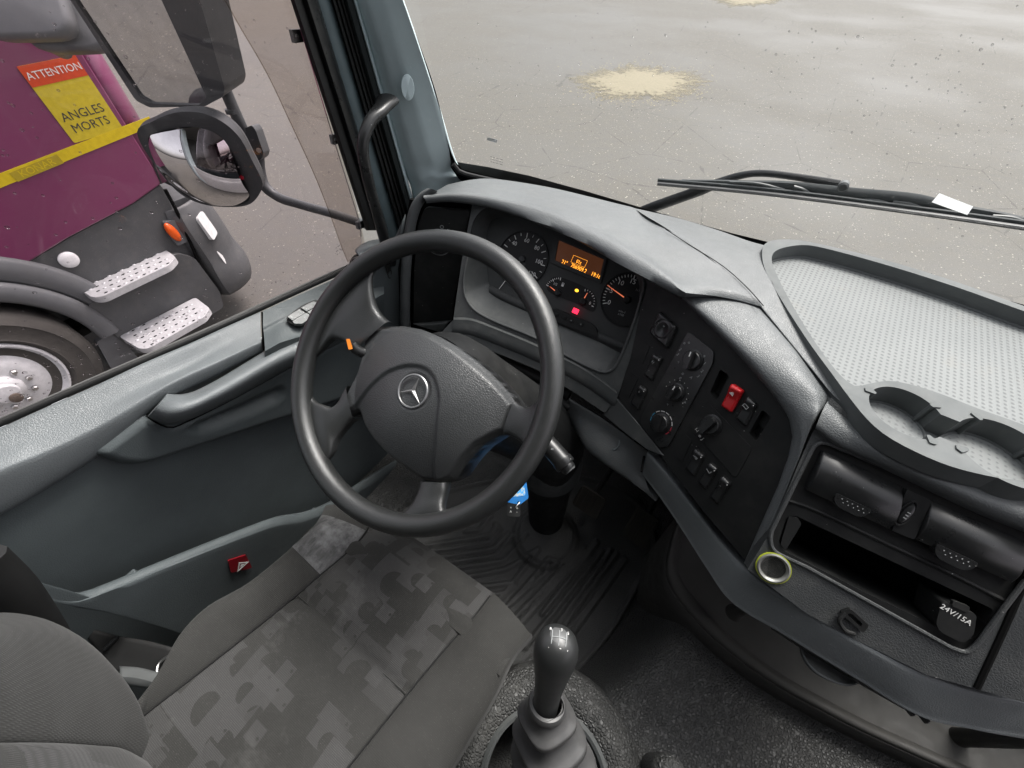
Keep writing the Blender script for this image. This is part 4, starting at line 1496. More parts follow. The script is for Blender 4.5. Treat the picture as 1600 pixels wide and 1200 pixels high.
vs, fs = loft([[LP.p(u, v, .001) for u, v in ((646, 506), (670, 504), (706, 501))], [LP.p(u, v, .012) for u, v in ((650, 508), (672, 508), (700, 505))], [LP.p(u, v, .014) for u, v in ((690, 519), (691, 519), (692, 518))]], 12, 3)
mesh('panel_ledge', vs, fs, M_FASCIA, da, solid=.002)
ed = [(676, 296), (664, 303), (652, 318), (644, 340), (638, 380), (634, 430), (633, 480), (634, 530)]
rows = [[LP.p(u + 8, v + 4, -.008) for u, v in ed], [LP.p(u + 7, v + 3, .004) for u, v in ed], [LP.p(u + 1, v, .012) for u, v in ed], [LP.p(u - 6, v - 2, .006) for u, v in ed], [LP.p(u - 8, v - 2, -.03) for u, v in ed]]
vs, fs = loft(rows, 40, 4)
mesh('end_roll', vs, fs, M_DASH, da, ang=70)
vs, fs = plate(LP.ls([(640, 312), (760, 318), (745, 545), (628, 560), (622, 420)], -.03), -.045, -.03)
mesh('end_backing', xf((vs, fs), LP.M)[0], fs, M_VOID, da)
# side face below the pillar, reaching to the door
rows = [[LP.p(u, v, -.035) for u, v in ((634, 335), (630, 380), (627, 440), (627, 520), (630, 620))], [P(u, v, x=-.405) for u, v in ((615, 375), (608, 402), (604, 450), (604, 530), (606, 640))], [P(u, v, x=-.42) for u, v in ((600, 372), (588, 402), (575, 450), (560, 530), (545, 640))]]
vs, fs = loft(rows, 14, 4)
mesh('end_panel', vs, fs, M_DOOR, da, solid=.002)
for u, v, hgt in ((608, 425, .011), (609, 432, .016)):
    pass
f_ = Fr(P(608, 424, x=-.4), (.75, -.65, .1))
mesh('outlet_recess', *plate(rnd([(-.006, -.019), (.006, -.019), (.006, .019), (-.006, .019)], .006), 0, .003, [(rnd([(-.0035, -.016), (.0035, -.016), (.0035, .016), (-.0035, .016)], .0033), .0005)]), M_SATIN, da, f_.M, bev=.0008)
rows = [[P(u, v, x=-.47) for u, v in ((566, 384), (580, 378), (610, 374), (640, 370))], [P(u, v, x=-.43) for u, v in ((556, 393), (578, 384), (610, 379), (642, 374))], [P(u, v, x=-.4) for u, v in ((560, 400), (582, 396), (610, 390), (644, 382))], [P(u, v, x=-.395) for u, v in ((572, 420), (588, 412), (612, 402), (646, 390))]]
vs, fs = loft(rows, 16, 4)
mesh('corner_ledge', vs, fs, M_DOORLIT, da, solid=.004)
q = P(561, 413, x=-.425)
f_ = Fr(q, (.35, -.6, .7))
dv = mesh('demister_outlet', *lathe([(.026, -.03), (.026, -.006), (.0235, -.003), (.0235, -.01), (.0205, -.01), (.019, .004), (.014, .012), (.007, .0155), (.0, .016)], 36), M_SATIN, da, f_.M)
rs0 = [(.03, -.034), (.031, -.016), (.029, -.014), (.027, -.02)]
mesh('outlet_ring', *lathe(rs0, 36, False), M_FASCIA, dv, f_.M)

# lower steering surround, knee roll and the grab rail that sweeps across to the passenger side
M_RAIL0 = plastic('knee_plastic', (.065, .07, .072), .5, 300, .5, .0014, .4, dust=.12)
lo1 = [(889, 622), (905, 632), (943, 655), (980, 682), (1011, 704)]
rows = [[P(u, v, z=-.21) for u, v in lo1],
        [P(u + 1, v + 5, z=-.215) for u, v in lo1],
        [P(u, v, z=-.235) for u, v in ((890, 638), (905, 652), (942, 676), (978, 702), (1010, 724))],
        [P(u, v, z=-.26) for u, v in ((892, 656), (908, 680), (938, 706), (974, 728), (1006, 742))],
        [P(u, v, z=-.28) for u, v in ((905, 680), (920, 704), (950, 728), (990, 755), (1024, 783))],
        [P(u, v, z=-.28) + V((0, .05, 0)) for u, v in ((905, 680), (920, 704), (950, 728), (990, 755), (1024, 783))]]
vs, fs = loft(rows, 30, 4)
mesh('knee_panel', vs, fs, M_RAIL0, da, ang=60)
f_ = Fr(P(962, 691, z=-.238) , (-.42, -.66, .62))
mesh('knee_panel_eye', *plate(circ(.011, 28, ry=.0165), -.004, .0035, [(circ(.008, 28, ry=.013), .0)]), M_DOOR, da, f_.at(0, 0, 0, .6), bev=.001)
mesh('knee_panel_hole', *plate(circ(.0079, 24, ry=.0128), 0, .0006), M_VOID, da, f_.at(0, 0, 0, .6))
tri = [SP.l(*p) for p in ((962, 620), (1000, 664), (1038, 712), (1012, 702), (975, 674), (944, 648))]
vs, fs = plate(tri, -.012, .003)
mesh('fascia_wedge', xf((vs, fs), SP.M)[0], fs, M_FASCIA, da, bev=.001)
# column slot cover strips below the fascia
for pts, r_ in ((((740, 540), (790, 560), (850, 588), (890, 612)), .012), (((800, 578), (850, 603), (890, 632)), .01)):
    vs, fs = tube([CF.p(u, v + 6, -.03) for u, v in pts], r_, 10, 20)
    mesh('column_shutter', vs, fs, M_BLACK, da)
M_RAIL = plastic('rail_plastic', (.15, .162, .166), .5, 300, .5, .0014, .4, dust=.12, speck=.03)
up_ = [(1013, 702), (1060, 757), (1100, 808), (1135, 850), (1176, 890), (1262, 950), (1337, 993), (1450, 1048), (1525, 1075), (1600, 1091), (1700, 1108)]
lw_ = [(1003, 738), (1040, 788), (1072, 836), (1104, 886), (1142, 938), (1225, 990), (1337, 1058), (1440, 1118), (1520, 1137), (1600, 1150), (1700, 1165)]
zz = [-.205, -.21, -.213, -.212, -.2, -.172, -.165, -.165, -.165, -.165, -.165]
def mid(t): return [(a[0] + (b[0] - a[0]) * t, a[1] + (b[1] - a[1]) * t) for a, b in zip(up_, lw_)]
rows = [[P(u, v, z=z_) + V((0, .02, -.012)) for (u, v), z_ in zip(up_, zz)],
        [P(u, v, z=z_) for (u, v), z_ in zip(mid(.06), zz)],
        [P(u, v, z=z_ - .001) for (u, v), z_ in zip(mid(.16), zz)],
        [P(u, v, z=z_ - .008) for (u, v), z_ in zip(mid(.3), zz)],
        [P(u, v, z=z_ - .03) for (u, v), z_ in zip(mid(.65), zz)],
        [P(u, v, z=z_ - .05) for (u, v), z_ in zip(mid(.94), zz)],
        [P(u, v, z=z_ - .056) for (u, v), z_ in zip(mid(1), zz)],
        [P(u, v, z=z_ - .06) + V((0, .03, 0)) for (u, v), z_ in zip(mid(1), zz)]]
vs, fs = loft(rows, 70, 4)
mesh('grab_rail', vs, fs, M_RAIL, da, ang=60)
vs, fs = tube([P(u, v, z=-.225) + V((-.002, 0, 0)) for u, v in ((1012, 702), (1008, 715), (1004, 738))], .0022, 6, 8)
mesh('rail_joint', vs, fs, M_VOID, da)

# wall behind everything so that no daylight leaks through below the dash
rows = []
for (x_, y_) in ((-.5, .6), (-.2, .66), (.3, .66), (.8, .7), (1.8, .66)):
    rows.append([V((x_, y_, .02)), V((x_, y_ + .02, -.3)), V((x_, y_, -.6)), V((x_, y_ - .02, -.95))])
vs, fs = loft(rows, 8, 3)
o = mesh('front_wall', vs, fs, M_RUBBER)
o['kind'] = 'structure'
mesh('dash_core', *box(.3, 1.72, .42, .62, -.5, -.03), M_VOID, da)

# ------------------------------------------------------------------ instruments
ic = thing('instrument_cluster', 'instrument cluster with dials and an amber display behind the steering wheel', 'instrument cluster', GP.p(880, 430))
M_DIALPLATE = plastic('cluster_grey', (.045, .047, .047), .6, 900, .05, .0002, .2)
M_DIAL = simple('dial_black', (.008, .008, .0085), .5, .3)
vs, fs = plate(gl, -.004, 0)
mesh('cluster_plate', xf((vs, fs), GP.M)[0], fs, M_DIALPLATE, ic)


def dial(cpx, rpx, arc_px=None, label=None):
    c = GP.l(*cpx)
    r = GP.l(*rpx)
    R_ = math.hypot(r[0] - c[0], r[1] - c[1])
    d = mesh('dial', *lathe([(R_ * 1.03, 0), (R_ * 1.03, .004), (R_, .004), (R_, .0012), (0, .0012)], 56), M_DIAL, ic, GP.at(c[0], c[1], 0))
    return c, R_, d


def ang_of(c, px):
    q = GP.l(*px)
    return math.atan2(q[1] - c[1], q[0] - c[0])


def ticks(name, c, R_, a0, a1, n, maj, d, mat=M_WHITE):
    vs, fs = [], []
    for i in range(n):
        a = a0 + (a1 - a0) * i / (n - 1)
        ln = .17 if i % maj == 0 else .1
        w = .0009 if i % maj == 0 else .0006
        u, t_ = V((math.cos(a), math.sin(a), 0)), V((-math.sin(a), math.cos(a), 0))
        o = len(vs)
        for r_, s_ in ((.95, -1), (.95, 1), (.95 - ln, 1), (.95 - ln, -1)):
            vs.append(u * (R_ * r_) + t_ * (w * s_) + V((0, 0, .0017)))
        fs.append((o, o + 1, o + 2, o + 3))
    mesh(name, vs, fs, mat, d, GP.at(c[0], c[1], 0), off=0)


def needle(c, px_tip, L0, mat, d):
    a = ang_of(c, px_tip)
    q = GP.l(*px_tip)
    L = math.hypot(q[0] - c[0], q[1] - c[1])
    vs, fs = plate([(L0, -.0012), (L, -.0004), (L, .0004), (L0, .0012)], .004, .005)
    mesh('needle', vs, fs, mat, d, GP.at(c[0], c[1], 0, a))
    mesh('needle_hub', *lathe([(.0075, .0012), (.0075, .005), (.006, .0065), (0, .0068)], 24), M_SATIN, d, GP.at(c[0], c[1], 0))


M_NEEDLE = simple('needle_red', (.75, .2, .12), .5, .3, 0, (.9, .22, .1), .25)
c, R_, d = dial((816.5, 405), (855, 411))
a60, a100 = ang_of(c, (826, 366)), ang_of(c, (853, 411))
st_ = (a60 - a100) / 4
ticks('dial_ticks', c, R_, a60 + 6 * st_, a100 - 2.5 * st_, 18, 2, d)
for tx, k in (('20', 4), ('40', 2), ('60', 0), ('80', -2), ('100', -4), ('120', -6), ('0', 6)):
    a = a60 + k * st_
    text('dial_number', tx, .0125, GP.at(c[0] + .68 * R_ * math.cos(a), c[1] + .68 * R_ * math.sin(a), .0016), M_WHITE, d)
needle(c, (781, 452), .006, M_WHITE, d)
mesh('dial_window', *plate(rnd([(-R_ * .62, -R_ * .52), (R_ * .2, -R_ * .52), (R_ * .2, -R_ * .1), (-R_ * .62, -R_ * .1)], .003), .0012, .0018), M_DIALPLATE, d, GP.at(c[0], c[1], 0))
c, R_, d = dial((980, 468), (940, 467))
a0_, a10 = ang_of(c, (945, 474)), ang_of(c, (966, 431))
st_ = (a10 - a0_) / 10
if st_ > 0: st_ -= 0
aa = a10 - a0_
while aa > 0: aa -= 2 * math.pi
st_ = aa / 10
ticks('dial_ticks', c, R_, a0_, a0_ + 20 * st_, 21, 5, d)
for tx, k in (('0', 0), ('5', 5), ('10', 10), ('15', 15)):
    a = a0_ + k * st_
    text('dial_number', tx, .0135, GP.at(c[0] + .7 * R_ * math.cos(a), c[1] + .7 * R_ * math.sin(a), .0016), M_WHITE, d)
text('dial_number', 'min-1\nx100', .0065, GP.at(c[0], c[1] - .56 * R_, .0016), M_GREYPRINT, d)
text('dial_number', '11111', .006, GP.at(c[0] + .3 * R_, c[1] + .45 * R_, .0016), M_GREYPRINT, d)
needle(c, (949.5, 446), .005, M_NEEDLE, d)
# black lower window with the two small gauges
sm = [(p.x, p.y) for p in cr(GP.ls([(855, 452), (857, 440), (866, 433), (878, 434), (900, 442), (915, 449), (926, 456), (932, 468), (931, 482), (928, 487), (900, 474), (870, 462)]), 50, True)]
dw = mesh('small_gauge_window', *plate(sm, 0, .0012), M_DIAL, ic, GP.M)
def small(cp, rp, pa, pb, n, maj):
    c = GP.l(*cp); q = GP.l(*rp)
    R_ = math.hypot(q[0] - c[0], q[1] - c[1])
    a, b = ang_of(c, pa), ang_of(c, pb)
    while b > a: b -= 2 * math.pi
    ticks('dial_ticks', c, R_ / .95, a, b, n, maj, dw)
    return c
c = small((872, 457.5), (876.5, 434), (857, 447), (876.5, 434), 9, 4)
needle(c, (860, 448), .004, M_NEEDLE, dw)
a, b = GP.l(868, 444)
text('dial_number', '1/2', .0075, GP.at(a, b, .0018), M_WHITE, dw)
a, b = GP.l(880, 445)
vs, fs = plate([(-.003, -.004), (.002, -.004), (.002, .004), (-.003, .004)], 0, .0004, [([(-.002, .0005), (.001, .0005), (.001, .003), (-.002, .003)], None)])
mesh('fuel_symbol', vs, fs, M_WHITE, dw, GP.at(a, b, .0013))
c = small((911, 471), (916, 452), (915, 451), (929, 480), 9, 4)
needle(c, (918.5, 458), .004, M_NEEDLE, dw)
a, b = GP.l(922, 474)
text('dial_number', '0', .009, GP.at(a, b, .0018), M_WHITE, dw)
a, b = GP.l(901.5, 454)
mesh('warning_lamp', *plate(circ(.0042, 20, ry=.0032), 0, .0006), simple('amber_lamp', (.9, .45, .05), .5, .2, 0, (1, .45, .03), .9), ic, GP.at(a, b, .0013))
# display
fr4 = [GP.l(*p) for p in ((866, 367), (949, 404), (939, 443), (860, 410))]
in4 = [GP.l(*p) for p in ((874, 376), (944, 406), (937, 436), (868, 407))]
dsp = mesh('display_frame', *plate(rnd(fr4, .003), 0, .004, [(rnd(in4, .001), .001)]), M_DIALPLATE, ic, GP.M, bev=.0008)
t = NT('display_glass')
t.base((.035, .017, .012), .25, .5)
t.b.inputs['Emission Color'].default_value = (.5, .16, .06, 1)
t.b.inputs['Emission Strength'].default_value = .035
mesh('display', *plate(rnd(in4, .001), .001, .0018), t.m, dsp, GP.M)
M_LCD = simple('display_amber', (.9, .4, .05), .5, .2, 0, (1, .36, .03), .8)
lrot = math.atan2(in4[2][1] - in4[3][1], in4[2][0] - in4[3][0])
for tx, px, s_ in (('21\u00b0', (882, 410.5), .0125), ('706909.2', (904, 419.5), .0125), ('19:16', (931, 430.5), .0125), ('01z', (904.5, 409.5), .0105)):
    a, b = GP.l(*px, .002)
    text('display_text', tx, s_, GP.at(a, b, .002, lrot), M_LCD, dsp, sx=.8)
a, b = GP.l(905, 408, .002)
vs, fs = plate([(-.0165, -.008), (.0165, -.008), (.0165, .007), (-.0165, .007)], 0, .0002, [([(-.0161, -.0076), (.0161, -.0076), (.0161, .0066), (-.0161, .0066)], None)])
mesh('display_box', vs, fs, M_LCD, dsp, GP.at(a, b, .002, lrot))
# ledge under the dials with the button strip and the red lamp
led = [(764, 452), (800, 470), (862, 496), (930, 524), (985, 546)]
vs, fs = loft([[GP.p(u + 2, v - 7, .001) for u, v in led], [GP.p(u, v - 4, .008) for u, v in led], [GP.p(u, v + 3, .009) for u, v in led], [GP.p(u, v + 8, .004) for u, v in led], [GP.p(u, v + 14, .0) for u, v in led]], 30, 3)
mesh('cluster_ledge', vs, fs, M_DIALPLATE, ic)
bs = rnd(GP.ls([(862, 484), (868, 482), (922, 504), (931, 512), (935, 527), (862, 500)], .012), .003)
vs, fs = plate(bs, 0, .013)
btn = mesh('button_strip', xf((vs, fs), GP.M)[0], fs, M_BLACK, ic, bev=.0015)
for u, v in ((869, 491), (882, 496), (893, 501), (908, 507)):
    a, b = GP.l(u, v, .013)
    mesh('button', *plate(rnd([(-.0045, -.0025), (.0045, -.0025), (.0045, .0025), (-.0045, .0025)], .0015), 0, .0025), M_SATIN, btn, GP.at(a, b, .013, lrot), bev=.0008)
    if u > 885: mesh('button_mark', *plate([(-.0018, -.0007), (.0018, -.0007), (.0008, .0011), (-.0008, .0011)], 0, .0003), M_GREYPRINT, btn, GP.at(a, b, .0156, lrot))
a, b = GP.l(899.5, 486, .011)
mesh('red_lamp', *plate(rnd([(-.0062, -.0052), (.0062, -.0052), (.0062, .0052), (-.0062, .0052)], .0008), 0, .0035), simple('red_lamp', (.8, .02, .05), .4, .3, 0, (1, .02, .06), .9), ic, GP.at(a, b, .0105, lrot))

# ------------------------------------------------------------------ switch panel
sp = thing('switch_panel', 'black panel of rocker switches and heater knobs right of the steering wheel', 'switch panel', SP.p(1090, 650))
so_ = rnd(SP.ls([(1012, 430), (1040, 448), (1066, 464), (1112, 510), (1165, 565), (1213, 621), (1233, 651), (1239, 682), (1233, 712), (1216, 760), (1190, 818), (1165, 876), (1100, 800), (1040, 722), (965, 621), (985, 560), (1000, 490)]), [0, 0, .004, 0, 0, 0, .012, .012, .01, 0, 0, .006, 0, 0, .004, 0, 0])
slots = {'slot1': [(1125, 577), (1140, 587), (1120, 625), (1109, 614)], 'slot2': [(1191, 640), (1205, 652), (1181, 690), (1170, 677)]}
holes = [(rnd(SP.ls(q), .004), -.02) for q in slots.values()]
vs, fs = plate(so_, -.022, 0, holes)
mesh('panel', xf((vs, fs), SP.M)[0], fs, M_BLACK, sp, bev=.001)
vs, fs = plate(rnd(SP.ls([(1192, 642), (1203, 652), (1190, 672), (1179, 662)]), .002), -.019, -.012)
mesh('slot_filler', xf((vs, fs), SP.M)[0], fs, M_BLACK, sp)


def sym(parent, px, kind, h, mat=M_GREYPRINT, s=.0045):
    a, b = SP.l(*px, h)
    M = SP.at(a, b, h + .0002, -.12)
    if kind == 'tri':
        t1 = [(s * math.cos(math.radians(k)), s * math.sin(math.radians(k))) for k in (90, 210, 330)]
        for f1, f2 in ((1, .7), (.45, .15)):
            vs, fs = plate([(x * f1, y * f1) for x, y in t1], 0, .0002, [([(x * f2, y * f2) for x, y in t1], None)])
            mesh('switch_symbol', vs, fs, mat, parent, M)
    elif kind == 'box':
        vs, fs = plate([(-s, -s * .6), (s, -s * .6), (s, s * .6), (-s, s * .6)], 0, .0002, [([(-s * .75, -s * .35), (s * .75, -s * .35), (s * .75, s * .35), (-s * .75, s * .35)], None)])
        mesh('switch_symbol', vs, fs, mat, parent, M)
    else:
        text('switch_symbol', kind, s * 1.7, M, mat, parent)


def rocker(px, mat=M_SATIN, h=.009, name='rocker_switch', symbol=None, spx=None, label=None, lamp=True, smat=M_GREYPRINT):
    q = SP.ls(px, h * .6)
    # tapered key: long slab, domed, the upper half proud
    out = rnd(q, .0032)
    cx, cy = sum(p[0] for p in q) / 4, sum(p[1] for p in q) / 4
    ux, uy = (q[0][0] + q[1][0] - q[2][0] - q[3][0]) / 2, (q[0][1] + q[1][1] - q[2][1] - q[3][1]) / 2
    L = math.hypot(ux, uy)
    ux, uy = ux / L, uy / L
    def hf(a, b):
        t = ((a - cx) * ux + (b - cy) * uy) / (L / 2)
        e = dpoly((a, b), out)
        return h * (.55 + .45 * sstep(-.1, .9, t) - .15 * sstep(.75, 1, t)) - .0022 * (1 - sstep(0, .0024, e))
    vs, fs = relief(out, hf, .0014, -.002)
    o = mesh(name, xf((vs, fs), SP.M)[0], fs, mat, sp, ang=50)
    if label: o['label'] = label
    bez = rnd([(cx + (p[0] - cx) * 1.12, cy + (p[1] - cy) * 1.06) for p in q], .004)
    vs, fs = plate(bez, 0, .0012)
    mesh('switch_well', xf((vs, fs), SP.M)[0], fs, M_RUBBER, o)
    if symbol: sym(o, spx, symbol, h * .82, smat)
    if lamp and symbol:
        a, b = q[1][0] * .78 + cx * .22, q[1][1] * .78 + cy * .22
        mesh('switch_lamp', *plate(circ(.0009, 10), 0, .0004), M_WHITE, o, SP.at(a, b, h * .93))
    return o


def blank(px):
    q = rnd(SP.ls(px), .003)
    vs, fs = plate(q, -.001, .0012)
    mesh('blank_plate', xf((vs, fs), SP.M)[0], fs, M_BLACK, sp, bev=.0006)


blank([(1007, 536), (1016, 541), (1004, 570), (994, 562)])
blank([(986, 582), (998, 590), (983, 622), (971, 612)])
blank([(1071, 678), (1082, 688), (1066, 722), (1055, 712)])
rocker([(1021, 552), (1034, 560), (1017, 595), (1005, 585)], symbol='H', spx=(1020, 566))
rocker([(1000, 601), (1010, 609), (996, 641), (984, 630)], symbol='*', spx=(998, 613))
rocker([(1144, 599), (1161, 610), (1141, 645), (1125, 634)], M_RED, .014, 'hazard_switch', 'tri', (1144, 615), 'red hazard switch with a white triangle', False, M_WHITE)
rocker([(1168, 619), (1182, 631), (1164, 667), (1148, 653)], symbol='box', spx=(1165, 635))
rocker([(1086, 700), (1100, 712), (1084, 744), (1070, 732)], symbol='##', spx=(1087, 714))
rocker([(1109, 722), (1121, 733), (1102, 765), (1089, 753)], symbol='box', spx=(1108, 735))
rocker([(1128, 743), (1141, 755), (1121, 788), (1108, 776)], symbol='-', spx=(1126, 759))
# mirror adjuster: a dished square key
q = SP.ls([(1031, 486), (1057, 510), (1042, 545), (1016, 520)], .006)
out = rnd(q, .004)
cx, cy = sum(p[0] for p in q) / 4, sum(p[1] for p in q) / 4
def hadj(a, b):
    r_ = math.hypot(a - cx, b - cy)
    e = dpoly((a, b), out)
    return .011 - .004 * (1 - sstep(.0, .016, r_)) - .003 * (1 - sstep(0, .003, e)) - .0015 * sstep(.0145, .016, r_) + .0015 * sstep(.017, .0185, r_)
vs, fs = relief(out, hadj, .0016, 0)
ma = mesh('mirror_adjuster', xf((vs, fs), SP.M)[0], fs, M_SATIN, sp, ang=50)
for du, dv, s_ in ((-9, -4, 'v'), (3, -6, '#'), (-5, 8, 'E'), (8, 6, '+')):
    sym(ma, (1035 + du, 515 + dv), s_, .0085, M_GREYPRINT, .0042)
# heater control: raised bezel with three knobs
hb = rnd(SP.ls([(1077, 518), (1117, 549), (1115, 568), (1046, 697), (1032, 699), (1003, 664), (1004, 650)]), [.006, .006, .006, .006, .005, .006, .006])
vs, fs = plate(hb, 0, .004)
hc = mesh('heater_bezel', xf((vs, fs), SP.M)[0], fs, M_SATIN, sp, bev=.0018)


def knob(px, r, rot, h=.018, mark=True, skirt=True, frame=SP, base=.004, parent=None, blade=.3):
    a, b = frame.l(*px, base + .004)
    M = frame.at(a, b, base, rot)
    k = mesh('heater_knob', *lathe([(r * 1.12, 0), (r * 1.12, .002), (r, .003), (r * .97, .007), (r * .88, .0085), (0, .0085)], 40), M_SATIN, parent or sp, M)
    bl = rnd([(-r * blade, -r * .93), (r * blade, -r * .93), (r * blade * .7, r * .97), (-r * blade * .7, r * .97)], r * .2)
    mesh('knob_grip', *plate(bl, .008, h), M_SATIN, k, M, bev=.002, seg=3)
    if mark: mesh('knob_mark', *plate([(-.0009, r * .35), (.0009, r * .35), (.0009, r * .85), (-.0009, r * .85)], h, h + .0003), M_WHITE, k, M)
    return k, a, b


k1, a1_, b1_ = knob((1081, 563), .0165, .35)
k2, a2_, b2_ = knob((1055, 613), .0145, .15)
k3, a3_, b3_ = knob((1031, 661), .0165, -2.55, .014, False)
# scales printed round the knobs
for tx, px in (('o', (1070, 536)), ('o', (1077, 535)), ('2', (1063, 546)), ('3', (1059, 554)), ('<', (1060, 566)), ('8', (1100, 557)), ('1', (1101, 568)), ('2', (1097, 580)), ('3', (1091, 588)), ('A', (1080, 590)), ('#', (1067, 584)), ('0', (1063, 591)), ('<', (1043, 632)), ('>', (1070, 629))):
    sym(hc, px, tx, .004, M_GREYPRINT, .0042)
for k in range(11):
    an = math.radians(220 - k * 26)
    if k in (0, 10): continue
    mesh('scale_dot', *plate(circ(.0007, 8), 0, .0003), M_WHITE, hc, SP.at(a2_ + .022 * math.cos(an), b2_ + .022 * math.sin(an), .0041))
M_REDP = simple('red_print', (.5, .03, .06), .5, .2)
M_BLUEP = simple('blue_print', (.05, .25, .4), .5, .2)
for k in range(9):
    an = math.radians(205 - k * 27)
    mt = M_BLUEP if k < 2 else M_REDP if k > 6 else M_WHITE
    rr = .0222
    dth = .17
    arc = [(rr * math.cos(an + dth * (j / 4 - .5) * 2), rr * math.sin(an + dth * (j / 4 - .5) * 2)) for j in range(5)]
    arc += [(rr * .94 * math.cos(an - dth * (j / 4 - .5) * 2), rr * .94 * math.sin(an - dth * (j / 4 - .5) * 2)) for j in range(5)]
    mesh('scale_segment', *plate(arc, 0, .0003), mt, hc, SP.at(a3_, b3_, .0041))
# plate with the differential knob
dp = rnd(SP.ls([(1104, 626), (1176, 700), (1150, 748), (1078, 668)]), [.008, .008, .008, .008])
vs, fs = plate(dp, -.002, .0015)
dpl = mesh('selector_plate', xf((vs, fs), SP.M)[0], fs, M_BLACK, sp, bev=.0008)
vs, fs = tube([SP.w(a, b, .0016) for a, b in dp + dp[:1]], .0005, 4)
k4, a4_, b4_ = knob((1110, 664), .0155, -.1, .02, False, base=.0015, blade=.42)
k4.name = 'selector_knob'
for tx, px in (('I-I', (1089, 672)), ('o', (1094, 681)), ('J', (1098, 686))):
    sym(dpl, px, tx, .0015, M_WHITE, .0048)
# ------------------------------------------------------------------ shelf with cup holders on the dash top
tr_ = thing('dash_shelf', 'grey dash-top shelf with dimpled rubber floor and two cup holders', 'shelf', P(1450, 540, z=.0))
def z2(pts, z): return [(p.x, p.y) for p in (P(u, v, z=z) for u, v in pts)]
ZR = .045
out_px = [(1191, 400), (1193, 384), (1202, 377), (1222, 374), (1245, 375), (1270, 379), (1375, 404), (1487, 438), (1600, 478), (1800, 545), (1900, 640), (1900, 900), (1700, 790), (1600, 752), (1562, 747), (1487, 729), (1431, 706), (1384, 680), (1356, 656), (1328, 622), (1300, 584), (1262, 532), (1210, 450), (1195, 420)]
in_px = [(1206, 408), (1208, 396), (1218, 389), (1240, 384), (1262, 383), (1285, 387), (1375, 411), (1487, 446), (1600, 486), (1790, 552), (1860, 640), (1850, 800), (1700, 705), (1600, 664), (1525, 637), (1469, 615), (1424, 601), (1390, 595), (1360, 599), (1336, 603), (1319, 592), (1285, 551), (1240, 480), (1215, 432)]
O2 = [(p.x, p.y) for p in cr(z2(out_px, ZR), 150, True)]
I2 = [(p.x, p.y) for p in cr(z2(in_px, ZR), 150, True)]
cA, cB = P(1416, 643, z=ZR), P(1572, 706, z=ZR)
rA = (P(1465, 638, z=ZR) - P(1367, 641, z=ZR)).length / 2
rB = (P(1572, 706, z=ZR) - P(1495, 686, z=ZR)).length
dirc = (cB - cA).normalized()
nrm = V((-dirc.y, dirc.x, 0))
aA = math.atan2(dirc.y, dirc.x)
hw = .021
cup = []
dA, dB = math.asin(hw / rA), math.asin(hw / rB)
for k in range(41):
    a = aA + dA + (2 * math.pi - 2 * dA) * k / 40
    cup.append((cA.x + rA * math.cos(a), cA.y + rA * math.sin(a)))
for k in range(41):
    a = aA + math.pi + dB + (2 * math.pi - 2 * dB) * k / 40
    cup.append((cB.x + rB * math.cos(a), cB.y + rB * math.sin(a)))
ZC = .012
vs, fs = plate(O2, .02, ZR, [(I2, .018), (cup, ZC)])
mesh('shelf_body', vs, fs, M_GREYRUB, tr_, bev=.0035, seg=3)
I2c = ccw(I2)
F2_ = []
for k in range(150):
    d_ = (V(I2c[(k + 1) % 150]) - V(I2c[k - 1])).normalized()
    F2_.append((I2c[k][0] - d_.y * .0012, I2c[k][1] + d_.x * .0012))
vs, fs = relief(F2_, lambda a, b: .0188, .03, .0182)
mesh('rubber_mat', vs, fs, M_DIMPLE, tr_)
vs, fs = tube([V((a, b, .0195)) for a, b in F2_ + F2_[:1]], .0022, 6)
mesh('mat_edge', vs, fs, M_GREYRUB, tr_)
for c_, r_ in ((cA, rA), (cB, rB)):
    mesh('cup_mat', *plate(circ(r_ * .95, 40, c_.x, c_.y), ZC + .0003, ZC + .002), M_DIMPLE, tr_)
    vs, fs = tube([V((c_.x + r_ * .965 * math.cos(k * math.pi / 24), c_.y + r_ * .965 * math.sin(k * math.pi / 24), ZC + .002)) for k in range(49)], .002, 6)
    mesh('cup_edge', vs, fs, M_GREYRUB, tr_)
for (u, v), c_, r_ in (((1369, 617), cA, rA), ((1469, 632), cA, rA), ((1443, 675), cA, rA), ((1523, 648), cB, rB), ((1495, 702), cB, rB), ((1640, 690), cB, rB)):
    q = P(u, v, z=ZR)
    a = math.atan2(q.y - c_.y, q.x - c_.x)
    w_ = [(r_ - .005, -.002), (r_ - .005, .002), (r_ + .006, .0058), (r_ + .009, .0), (r_ + .006, -.0058)]
    vs, fs = plate(rnd(w_, .0015), -.03, .0022)
    mesh('grip_tab', vs, fs, M_GREYRUB, tr_, Matrix.Translation((c_.x, c_.y, ZR)) @ Matrix.Rotation(a, 4, 'Z'), bev=.0012)

# ------------------------------------------------------------------ centre console
cc = thing('centre_console', 'black centre console with two air vents and a storage slot under the dash shelf', 'centre console', CO.p(1400, 840))
fr_px = [(1277, 686), (1650, 842), (1585, 930), (1525, 1010), (1510, 1021), (1486, 1012), (1262, 887), (1206, 861), (1203, 835)]
fo_ = rnd(CO.ls(fr_px), [.016, .016, .0, .006, .006, 0, 0, .012, .01])
